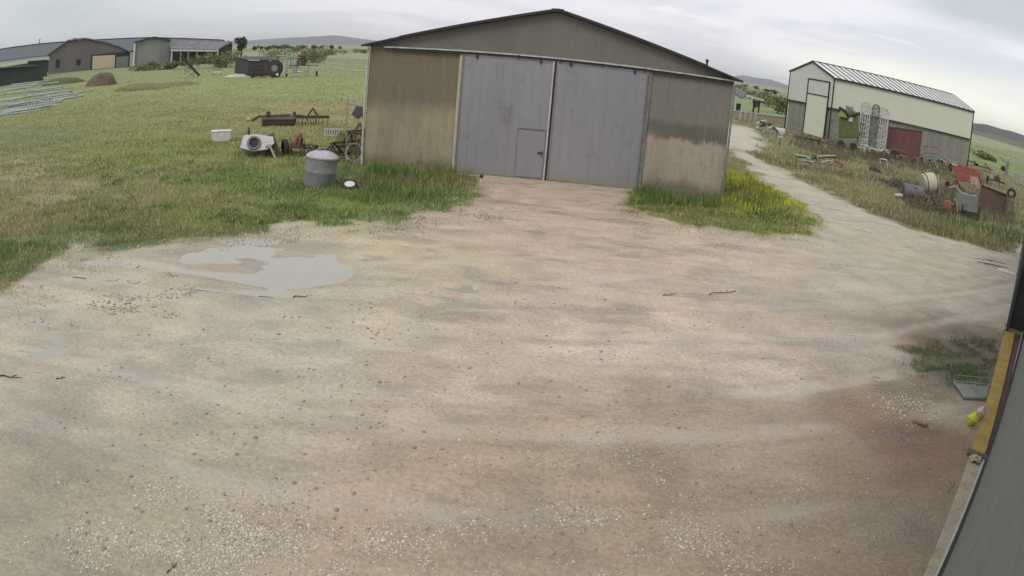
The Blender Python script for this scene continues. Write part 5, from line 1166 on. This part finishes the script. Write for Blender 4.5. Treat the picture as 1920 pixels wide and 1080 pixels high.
m = MB(); m.tube([(0, 0, 0), (0, 0, 1.1)], .1, 8); m.tube([(0, 0, 1.0), (.4, 0, 1.2), (.5, 0, .6)], .06, 6); m.tube([(0, 0, .9), (-.5, 0, .7)], .05, 6); m.build('pump', M_['dark'], o)

# field shelter between the two barns
p = Base(1390, 236, D=92); o = thing('field_shelter', 'small grey mono pitch shelter on posts just right of the barn corner', 'shelter', p.loc, p.rot)
q = lambda u, v: p(u, v); a, b2 = q(1366, 166), q(1392, 183)
MB().add([(a[0]-.8, -.3, a[1]+.3), (b2[0], -.3, b2[1]), (b2[0]+.5, 5, b2[1]+.6), (a[0]-.8, 5, a[1]+.9), (a[0]-.8, -.3, a[1]+.1), (b2[0], -.3, b2[1]-.2), (b2[0]+.5, 5, b2[1]+.4), (a[0]-.8, 5, a[1]+.7)], [(0, 1, 2, 3), (7, 6, 5, 4), (0, 4, 5, 1), (1, 5, 6, 2), (2, 6, 7, 3), (3, 7, 4, 0)]).build('roof', M_['shedgrey'], o, smooth=False)
m = MB()
for u in (1368, 1373, 1379, 1390): x_ = q(u, 200)[0]; m.box(x_-.07, x_+.07, 0, .14, 0, q(u, 180)[1]-(u-1366)*.05)
m.build('post', M_['pale'], o); MB().box(q(1380, 200)[0], q(1389, 200)[0], 1, 3, 0, q(1389, 196)[1]).build('bale_feeder', M_['darkboards'], o)
p = Base(1420, 205, D=115); o = thing('loading_platform', 'dark raised frame beyond the shelter with a pale top board', 'frame', p.loc, p.rot)
q = lambda u, v: p(u, v); a, b2 = q(1396, 178), q(1432, 188); MB().bar((a[0], 0, a[1]), (b2[0], 0, b2[1]), .6, .25).build('top_board', M_['pale'], o); m = MB(); m.prism([q(1410, 188), q(1426, 190), q(1420, 202), q(1415, 202)], 0, .5); m.box(q(1412, 195)[0], q(1413, 195)[0]+.2, 0, .2, 0, q(1412, 190)[1]); m.box(q(1422, 195)[0], q(1423, 195)[0]+.2, 0, .2, 0, q(1422, 190)[1]); m.build('frame', M_['dark'], o)
# low white rendered wall along the track behind the barn
p0, p1 = spot(1372, 223), spot(1480, 236)
o = thing('field_wall', 'low pale wall running from the barn corner to the pale barn', 'wall', (p0[0], p0[1], 0), math.atan2(p1[1]-p0[1], p1[0]-p0[0])); L_ = math.hypot(*(p1-p0)[:2])
MB().box(0, L_, 0, .25, -.2, .95).build('wall', M_['concrete'], o); MB().box(-.03, L_+.03, -.05, .3, .952, 1.05).build('coping', M_['pale'], o)
for k in range(4): 
    x_ = 1.2+k*.9; MB().box(x_, x_+.25, -.12, -.002, -.1, .95).build('buttress', M_['pale'], o)

# ---------------------------------------------------------------- right foreground
p = Base(1890, 512); o = thing('white_slab', 'bright white slab lying against the dark door at the right edge', 'slab', p.loc, -.75)
MB().box(-.42, .45, -.2, .2, 0, .06).build('slab', M_['white'], o, bevel=.01)
o, p = scrap('steel_mesh', 'dark steel rods lying beside the white slab', 'steel rods', 1862, 500, [('rod', 'dark', [(1828, 484, 1862, 489), (1832, 491, 1880, 500), (1845, 496, 1890, 503), (1848, 486, 1885, 494)]), ('bright_rod', 'galv', [(1836, 481, 1870, 486), (1840, 488, 1888, 498)])], None, r=.012, yj=.25)
p = Base(1822, 752); o = thing('metal_grate', 'rectangular grey metal tray leaning by the yellow beam', 'tray', p.loc, p.rot)
q = lambda u, v: p(u, v); c4 = [spot(1786, 722)-p.p, spot(1851, 728)-p.p, spot(1846, 752)-p.p, spot(1806, 750)-p.p]
M4 = Matrix.Rotation(-p.rot, 4, 'Z'); c4 = [M4 @ Vector((c[0], c[1], 0)) for c in c4]
m = MB(); m.add([c+Vector((0, 0, .05)) for c in c4]+[c+Vector((0, 0, .01)) for c in c4], [(0, 1, 2, 3), (7, 6, 5, 4), (0, 4, 5, 1), (1, 5, 6, 2), (2, 6, 7, 3), (3, 7, 4, 0)]); m.build('panel', mat('wet grey sheet', (.20, .215, .19), .35, ns=3), o)
m = MB(); e = c4+[c4[0]]
for a_, b_ in zip(e[:-1], e[1:]): m.tube([a_+Vector((0, 0, .08)), b_+Vector((0, 0, .08))], .010, 6)
a_, b_ = c4[0]+Vector((0, .02, .08)), c4[1]+Vector((0, .02, .08)); m.tube([a_, a_+Vector((0, 0, .12)), b_+Vector((0, 0, .12)), b_], .008, 6); m.build('frame', M_['galv'], o)
# carrier bag
def bag(name, label, u, v, w_, h_, material, knot, seed):
    p = Base(u, v); m = MB(); n, k = 22, 12; vv = []; ff = []
    for j in range(k+1):
        tt = j/k; rr = math.sin(min(1, tt*1.25+.12)*math.pi*.62)**.7*(1-.9*max(0, tt-.6)/.4)
        for i in range(n):
            a = 2*math.pi*i/n; q = 1+.35*(vnoise(np.array([math.cos(a)*2.2+seed]), np.array([math.sin(a)*2.2+tt*5]))[0]-.5)+.08*math.sin(a*5+tt*9)
            vv.append((w_/2*rr*q*math.cos(a)+.05*tt, w_*.4*rr*q*math.sin(a), tt*h_*(1+.06*math.sin(a*3))))
    for j in range(k):
        for i in range(n): ff.append((j*n+i, j*n+(i+1) % n, (j+1)*n+(i+1) % n, (j+1)*n+i))
    ff.append(tuple(range(n))[::-1]); ff.append(tuple(k*n+i for i in range(n)))
    m.add(vv, ff); o = thing(name, label, 'bag', p.loc, p.rot); m.build('bag', material, o); return o
bag('plastic_bag', 'bright yellow plastic bag on the ground by the yellow beam', 1818, 797, .22, .26, mat('yellow plastic', (.58, .60, .06), .35, col2=(.48, .50, .05), ns=20, stain=(.06, .06, .03), stn=.66), 0, 2)
bag('plastic_bag', 'pinkish white plastic bag behind the yellow bag', 1832, 788, .17, .30, mat('pink plastic', (.50, .36, .36), .4, col2=(.62, .52, .52), ns=24), 0, 5)
# fallen twig bottom left, sticks
def stick(label, u0, v0, u1, v1, r_, name='stick', cat='stick', mt='dark', group=None):
    a, b2 = spot(u0, v0), spot(u1, v1); L_ = np.hypot(*(b2-a)[:2]); o = thing(name, label, cat, (a[0], a[1], gz(a[0], a[1])+r_), math.atan2(b2[1]-a[1], b2[0]-a[0]), group)
    m = MB(); m.tube([(L_*k/6, .05*L_*math.sin(k*1.3), .006*math.sin(k*2.)) for k in range(7)], [r_*(1-.1*k) for k in range(7)], 7); m.build('stem', M_[mt], o)
    MB().tube([(L_*.55, .03*L_, 0), (L_*.75, .14*L_, .012)], r_*.6, 5).build('twig', M_[mt], o)
stick('dark twig lying on the gravel at the bottom left', 314, 1076, 334, 1055, .007)
stick('short dark stick half sunk at the left edge of the yard', 0, 707, 40, 711, .012)
stick('thin dark stick left of the middle puddle', 105, 712, 124, 709, .008)
stick('bent brown stick beside the concrete kerb', 1779, 927, 1790, 898, .006, mt='rustbrown')
stick('long straight stick lying in the middle of the yard right of centre', 1330, 551, 1392, 541, .012, mt='rustbrown')
stick('thin stick in the yard left of the long straight stick', 1243, 556, 1272, 551, .010, mt='rustbrown')
p = Base(1832, 866); o = thing('rag', 'crumpled tan rag caught at the end of the yellow beam', 'rag', (p.p[0]-.05, p.p[1], .03), p.rot)
m = MB(); vv = []; ff = []; n = 14
for j in range(n):
    for i in range(n): vv.append(((i/n-.5)*.22+.02*math.sin(j), (j/n-.5)*.26, .035+.05*vnoise(np.array([i*.6+3]), np.array([j*.7]))[0]-.04*(abs(i/n-.5)+abs(j/n-.5))))
for j in range(n-1):
    for i in range(n-1): ff.append((j*n+i, j*n+i+1, (j+1)*n+i+1, (j+1)*n+i))
m.add(vv, ff); m.build('cloth', M_['concrete'], o)
p = Base(1725, 797); o = thing('brick_piece', 'flat reddish broken tile below the gravel heap', 'tile', (p.p[0], p.p[1], gz(p.p[0], p.p[1])), p.rot)
MB().prism([(-.16, 0), (.0, -.0), (.15, .0), (.1, .035), (-.12, .03)], -.05, .06).build('tile', mat('wet red tile', (.22, .10, .08), .6), o, bevel=.006)
p = Base(1880, 627); o = thing('rope_end', 'short frayed rope end on the upper end of the yellow beam', 'rope', (p.p[0], p.p[1], .06), p.rot)
m = MB(); m.tube([(0, 0, 0), (.05, .05, .12), (-.02, .1, .2), (.04, .15, .1)], .02, 7); m.build('rope', M_['wood'], o)

def implement(name, label, cat, u, v, w_, h_, d_, frame, tine, accent=None, nt=8, wheels=2, turn=0., seed=1):
    """old farm implement: welded frame, row of bent tines, a pair of wheels, odd plates"""
    rr = random.Random(seed); p = Base(u, v); o = thing(name, label, cat, p.loc, p.rot+turn)
    m = MB(); z0 = h_*.45; a, b2 = -w_/2, w_/2
    for y_ in (-d_/2, d_/2): m.bar((a, y_, z0+rr.uniform(-.05, .05)), (b2, y_, z0+rr.uniform(-.08, .08)), .07, .09)
    for k in range(4): x_ = a+w_*k/3; m.bar((x_, -d_/2, z0), (x_+rr.uniform(-.2, .2), d_/2, z0), .06, .07)
    m.tube([(a*.3, d_/2, z0), (0, 0, h_), (b2*.35, -d_/2, z0)], .035, 6); m.tube([(b2*.4, d_/2, z0), (.05, 0, h_*.98), (a*.4, -d_/2, z0)], .035, 6); m.tube([(0, 0, h_), (w_*.1, -d_*.9, h_*.5), (w_*.05, -d_*1.1, .1)], .04, 6)
    m.build('frame', M_[frame], o)
    m = MB()
    for k in range(nt):
        x_ = a+w_*(k+.5)/nt; y_ = rr.choice((-d_/2, d_/2)); q = rr.uniform(.1, .25)
        m.tube([(x_, y_, z0), (x_+rr.uniform(-.05, .05), y_-q, z0*.75), (x_, y_-q*.6, z0*.3), (x_+.03, y_+q*.3, .0)], .024, 5); m.build('tine', M_[tine], o); m = MB()
    r_ = min(.42, h_*.4)
    for k in range(wheels):
        x_ = (a-.08, b2+.08)[k]; Q = Matrix.Translation((x_, d_*.1, r_)) @ Matrix.Rotation(R(86), 4, 'Y')
        wl = MB().lathe([(r_*.6, -.08), (r_*.95, -.08), (r_, 0), (r_*.95, .08), (r_*.6, .08)], 18, Q, caps=False).build('wheel', M_['rubber'], o)
        MB().lathe([(.02, .0), (.06, .04), (r_*.55, .0), (r_*.61, .05)], 14, Q).build('rim', M_[accent or frame], wl)
    if accent:
        m = MB(); m.prism([(a*.5, z0+.02), (b2*.2, z0+.02), (b2*.15, h_*.8), (a*.35, h_*.86)], -.06, .1); m.build('guard', M_[accent], o, bevel=.02)
    return o
implement('hay_tedder', 'dull red low tedder in the weeds left of the upright harrow', 'tedder', 1592, 268, 2.6, 1.5, 1.2, 'darkred', 'rust', 'darkred', 9, 2, .3, 3)
implement('spring_cultivator', 'rusty brown cultivator in weeds under the upright harrow', 'cultivator', 1655, 302, 2.8, 1.0, 1.4, 'rust', 'rustbrown', None, 10, 0, -.2, 5)
implement('ridging_plough', 'brown ridging plough with dark wheels in front of the wagon ladder', 'plough', 1762, 318, 2.4, 1.1, 1.1, 'rustbrown', 'dark', 'darkred', 7, 2, .4, 6)
implement('toolbar', 'low grey brown toolbar half sunk in weeds left of the steel barrel', 'toolbar', 1676, 352, 1.9, .6, .9, 'rustbrown', 'rust', None, 7, 0, -.5, 8)
implement('sub_soiler', 'dark rusty subsoiler frame behind the loader bucket', 'subsoiler', 1868, 350, 1.9, 1.2, .9, 'rust', 'dark', 'rustbrown', 6, 1, .2, 9)
implement('row_hoe', 'small rusty hoe frame beside the red plough and grey chute', 'hoe', 1790, 362, 1.3, .9, .8, 'rust', 'dark', None, 6, 1, .7, 11)
implement('mower_bar', 'brown mower frame between the rail heap and the tedder', 'mower', 1555, 278, 2.2, .8, .9, 'rustbrown', 'rust', None, 6, 1, -.3, 12)
implement('old_harrow', 'rusty harrow section in weeds against the left barn wall', 'harrow', 655, 290, 1.3, 1.0, .8, 'rust', 'rustbrown', None, 8, 0, .4, 14)
implement('row_cultivator', 'rusty cultivator frame between the round mixer and the domed tank', 'cultivator', 562, 292, 1.1, .9, .8, 'rustbrown', 'rust', 'redbright', 6, 1, .3, 15)
implement('hay_rake', 'thin rusty rake standing right of the field roller', 'rake', 585, 232, 1.9, .9, .8, 'rust', 'rust', None, 9, 1, .1, 16)
implement('beet_lifter', 'tall rusty machine frame right of the big tyred cultivator', 'lifter', 566, 144, 4.2, 3.6, 2.4, 'rustbrown', 'galv', 'rust', 12, 2, .2, 18)
implement('seed_drill', 'rusty frame on the near side of the dark trailer', 'seed drill', 497, 147, 3.6, 1.9, 1.6, 'rust', 'rustbrown', None, 10, 1, -.3, 19)
implement('stubble_plough', 'wide rusty implement with dark guard at the front of the scrap row', 'implement', 1738, 392, 1.9, .7, 1.0, 'rustbrown', 'rust', None, 8, 1, -.2, 31)
implement('chain_harrow', 'rusty framed harrow leaning before the wagon wheel', 'harrow', 1700, 300, 3.2, 1.3, 1.6, 'rust', 'dark', 'darkred', 11, 2, .1, 32)
implement('crust_breaker', 'dark red framed tool between wagon and green machine', 'soil tool', 1628, 262, 3.6, 1.5, 1.4, 'darkred', 'rust', 'darkred', 9, 1, .2, 33)
implement('seed_harrow', 'long brown implement beyond the red plough', 'harrow', 1800, 306, 4.2, 1.3, 1.6, 'rustbrown', 'dark', 'redbright', 12, 2, -.15, 34)
implement('ditcher', 'brown tool with one wheel above the loader bucket', 'ditcher', 1846, 322, 2.4, 1.1, 1.2, 'rustbrown', 'rust', None, 7, 1, .5, 35)
implement('finger_harrow', 'thin dark harrow lying left of the mower frame', 'harrow', 1516, 268, 2.6, .7, 1.0, 'dark', 'rust', None, 9, 0, .1, 36)
implement('field_drag', 'small rusty drag in weeds close to the left corner of the barn', 'drag', 672, 262, 1.2, .8, .7, 'rust', 'dark', None, 6, 0, .2, 37)
implement('weeder', 'low dark weeder just behind the domed tank', 'weeder', 622, 300, 1.3, .7, .8, 'dark', 'rust', None, 7, 1, -.3, 38)
for k, (u, v, lb) in enumerate(((1640, 322, 'worn tyre lying flat in the weeds below the upright harrow'), (1895, 372, 'worn tyre propped at the right of the loader bucket'))):
    p = Base(u, v); o = thing('tyre_ring', lb, 'tyre', p.loc, random.random()*3, 'old tyres in the scrap row'); Q = Matrix.Translation((0, 0, .14 if k != 1 else .42)) @ Matrix.Rotation(R(8 if k == 0 else 80), 4, 'X')
    MB().lathe([(.24, -.12), (.40, -.13), (.46, -.06), (.46, .06), (.40, .13), (.24, .12), (.22, .0), (.24, -.12)], 24, Q, caps=False).build('tyre', M_['rubber'], o)
# ---------------------------------------------------------------- trees, bushes, hills
def leafmat(name, c1, c2):
    M = bpy.data.materials.new(name); M.use_nodes = True; t = NT(M.node_tree); b = t.n['Principled BSDF']
    t.put(b.inputs['Base Color'], t.mix(t.attr('tone'), c1, c2)); b.inputs['Roughness'].default_value = .8; b.inputs['Specular IOR Level'].default_value = .15; return M
LM = leafmat('dark foliage', (.035, .045, .025), (.085, .095, .05)); LG = leafmat('bush foliage', (.10, .13, .06), (.20, .21, .11))
def crown(name, w_, h_, z0, n, size, material, parent, seed):
    r = np.random.default_rng(seed); k = 6; cen = np.stack([r.normal(0, w_*.22, k), r.normal(0, w_*.2, k), z0+h_*r.uniform(.25, .75, k)], 1); rad = r.uniform(.22, .38, k)*w_
    ci = r.integers(0, k, n); d = r.normal(0, 1, (n, 3)); d /= np.linalg.norm(d, axis=1)[:, None]; Pp = cen[ci]+d*(rad[ci]*r.uniform(.5, 1.08, n))[:, None]*np.array([1, 1, .8*h_/w_+.2]); Pp[:, 2] = np.maximum(Pp[:, 2], z0+.05)
    a = r.normal(0, 1, (n, 3)); a /= np.linalg.norm(a, axis=1)[:, None]; c = np.cross(a, r.normal(0, 1, (n, 3))); c /= np.linalg.norm(c, axis=1)[:, None]
    s = size*r.uniform(.6, 1.4, n)[:, None]; V = np.stack([Pp-a*s, Pp+c*s*.6, Pp+a*s, Pp-c*s*.6], 1)
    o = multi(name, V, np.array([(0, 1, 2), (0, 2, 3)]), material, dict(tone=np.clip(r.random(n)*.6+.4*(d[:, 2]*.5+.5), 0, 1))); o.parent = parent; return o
TG = 'dark trees on the far left skyline'
protos = []
for k, (w_, h_) in enumerate(((6, 4.2), (9, 4.), (4, 4.8))):
    o = thing('tree', 'small dark round tree in the far skyline row', 'tree', (0, 0, -50), 0, TG); crown('crown', w_, h_, .8, 260, .5, LM, o, k+1)
    MB().tube([(0, 0, -.3), (.1, 0, 1), (.0, .1, 2.4)], .3, 7, .12).build('trunk', M_['bark'], o); protos.append(o)
def at_dir(u, v, D):
    d = ray(u, v); return d[0]/math.hypot(d[0], d[1])*D, d[1]/math.hypot(d[0], d[1])*D
used = [0]*3
for k, (u, D, ki) in enumerate([(478, 520, 0), (489, 500, 2), (500, 520, 0), (508, 540, 1), (518, 520, 2), (527, 520, 1), (537, 540, 1), (549, 520, 0), (560, 540, 1), (570, 520, 2), (589, 560, 0), (603, 600, 1), (622, 620, 0), (638, 640, 0), (1452, 430, 1), (1462, 420, 0), (1425, 520, 1), (1444, 460, 0), (1404, 560, 1)]):
    x, y = at_dir(u, 90, D); rz = random.random()*6; s = random.uniform(.6, .95)
    if u > 1000: s *= .8
    if not used[ki]: c_ = protos[ki]; c_.location = (x, y, 0); c_.rotation_euler = (0, 0, rz); used[ki] = 1
    else: c_ = copy_tree(protos[ki], (x, y, 0), rz)
    c_.scale = (s, s, s)
    if u > 1000: c_['label'] = 'small dark tree in the fields between the two barns'; c_['group'] = 'field trees between the barns'
x, y = at_dir(453, 90, 245); o = thing('tree', 'broad dark tree rising above the roofs left of the skyline trees', 'tree', (x, y, 0))
crown('crown', 4.2, 4.6, 2.6, 800, .32, LM, o, 9); MB().tube([(0, 0, -.3), (.1, 0, 2), (.0, .1, 4.4)], .4, 8, .15).build('trunk', M_['bark'], o)
x, y = at_dir(429, 90, 240); o = thing('tree', 'thin bare topped tree left of the broad dark tree', 'tree', (x, y, 0))
crown('crown', 1.6, 2.2, 3.9, 160, .2, LM, o, 12); MB().tube([(0, 0, -.3), (.1, 0, 2), (.0, .1, 4.4)], .2, 8, .1).build('trunk', M_['bark'], o)
bl = [(575, 118, 8, 3.6, 'round green bush right of the cultivator'), (592, 112, 6, 3.2, 'dark bush behind the cultivator'), (630, 104, 9, 3, 'wide low bush before the skyline right of the cultivator'), (680, 100, 7, 2.6, 'green bush beside the left barn eave'),
      (520, 112, 12, 3.4, 'long green bush behind the dark trailer'), (425, 126, 8, 3.4, 'pale green bush beside the open shed'), (400, 128, 6, 2.6, 'green bush in front of the open shed'), (550, 100, 9, 3.4, 'green bush high behind the cultivator'),
      (1440, 200, 9, 3.2, 'grey green bush left of the pale barn'), (1466, 214, 6, 3., 'green bush against the pale barn corner'), (1405, 186, 8, 2.4, 'flat green bush beyond the field shelter'), (1385, 168, 10, 3, 'green bush beyond the barn eave'), (276, 132, 6, 1.6, 'low weedy bush at the foot of the pale shed'),
      (1850, 300, 5, 1.2, 'low bush below the pale barn end'), (320, 130, 5, 1.4, 'pale low bush by the open shed corner')]
for k, (u, v, w_, h_, lb) in enumerate(bl):
    p = Base(u, v); o = thing('bush', lb, 'bush', p.loc, p.rot); s_ = 1.0
    crown('foliage', w_, h_, .05, 900, .22, LG, o, 20+k); MB().tube([(0, 0, -.2), (.05, 0, h_*.5)], .12, 6, .05).build('stem', M_['bark'], o)
def hill(name, pts, D, depth, material):
    """ridge line seen at given photo points, at distance D, with real flanks"""
    r = []
    for (u0, v0), (u1, v1) in zip(pts[:-1], pts[1:]):
        for k in range(6):
            tt = k/6; r.append((u0+(u1-u0)*tt, v0+(v1-v0)*tt+random.uniform(-.4, .4)))
    r.append(pts[-1]); v = []; f = []
    rows = 8; n = len(r)
    for i, (u, vv) in enumerate(r):
        d = ray(u, vv); hh = math.hypot(d[0], d[1]); el_ = d[2]/hh; top = H+D*el_
        for j in range(rows+1):
            tt = j/rows*2-1; DD = D+depth*tt; zz = -15+(max(top, -5)+15)*(1-abs(tt)**1.5)*(1 if j == rows//2 else .85+.15*vnoise(np.array([i*.7]), np.array([j*1.3]))[0]); v.append((d[0]/hh*DD, d[1]/hh*DD, zz))
    for i in range(n-1):
        for j in range(rows): f.append((i*(rows+1)+j, i*(rows+1)+j+1, (i+1)*(rows+1)+j+1, (i+1)*(rows+1)+j))
    m = MB(); m.add(v, f); o = m.build(name, material); tag(o, kind='structure'); return o
hill('hills', [(1760, 236), (1800, 228), (1826, 231), (1850, 233), (1875, 241), (1898, 246), (1925, 256), (1990, 280), (2100, 330)], 2200, 500, M_['hill'])
hill('hills', [(1760, 240), (1820, 243), (1870, 254), (1925, 270), (2050, 320)], 1500, 200, mat('scrub slope', (.10, .115, .07), .95, col2=(.14, .14, .09), ns=.01))
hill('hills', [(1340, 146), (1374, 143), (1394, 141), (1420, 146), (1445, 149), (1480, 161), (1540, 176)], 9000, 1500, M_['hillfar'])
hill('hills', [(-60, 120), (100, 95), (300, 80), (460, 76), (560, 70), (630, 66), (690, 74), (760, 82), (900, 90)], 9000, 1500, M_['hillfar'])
# dusty far tracks
def track(u0, v0, u1, v1, w_, nm='path'):
    a, b2 = spot(u0, v0), spot(u1, v1); d = (b2-a)[:2]; L_ = np.hypot(*d); d /= L_; n = np.array([-d[1], d[0]]); m = MB(); N = 30; vv = []
    for k in range(N+1):
        c_ = a[:2]+d*L_*k/N+n*math.sin(k*.5)*w_*.2
        for s in (-1, 1): q = c_+n*s*w_/2*(1+.2*math.sin(k*1.9+s)); vv.append((q[0], q[1], .05+(gz(*q) if math.hypot(*q) < 140 else 0)))
    m.add(vv, [(2*k, 2*k+1, 2*k+3, 2*k+2) for k in range(N)]); o = m.build(nm, M_['trackdust']); tag(o, kind='structure')
M_['trackdust'] = mat('dusty track', (.42, .36, .27), .95, col2=(.34, .31, .22), ns=.6)
track(620, 128, 700, 135, 2.2); track(590, 116, 650, 122, 1.6)
track(1380, 205, 1480, 222, 2.5)

# ---------------------------------------------------------------- thin damp air
hz = MB(); hz.box(-14000, 14000, -3000, 16000, -20, 190)
HM = bpy.data.materials.new('damp air'); HM.use_nodes = True; t = NT(HM.node_tree); t.n.remove(t.n['Principled BSDF'])
pv = t.node('ShaderNodeVolumePrincipled'); pv.inputs['Color'].default_value = (.97, .975, .985, 1); pv.inputs['Density'].default_value = 7e-5; pv.inputs['Anisotropy'].default_value = .2
t.l.new(pv.outputs[0], [n for n in t.n if n.type == 'OUTPUT_MATERIAL'][0].inputs['Volume'])
tag(hz.build('haze', HM, smooth=False), kind='stuff')
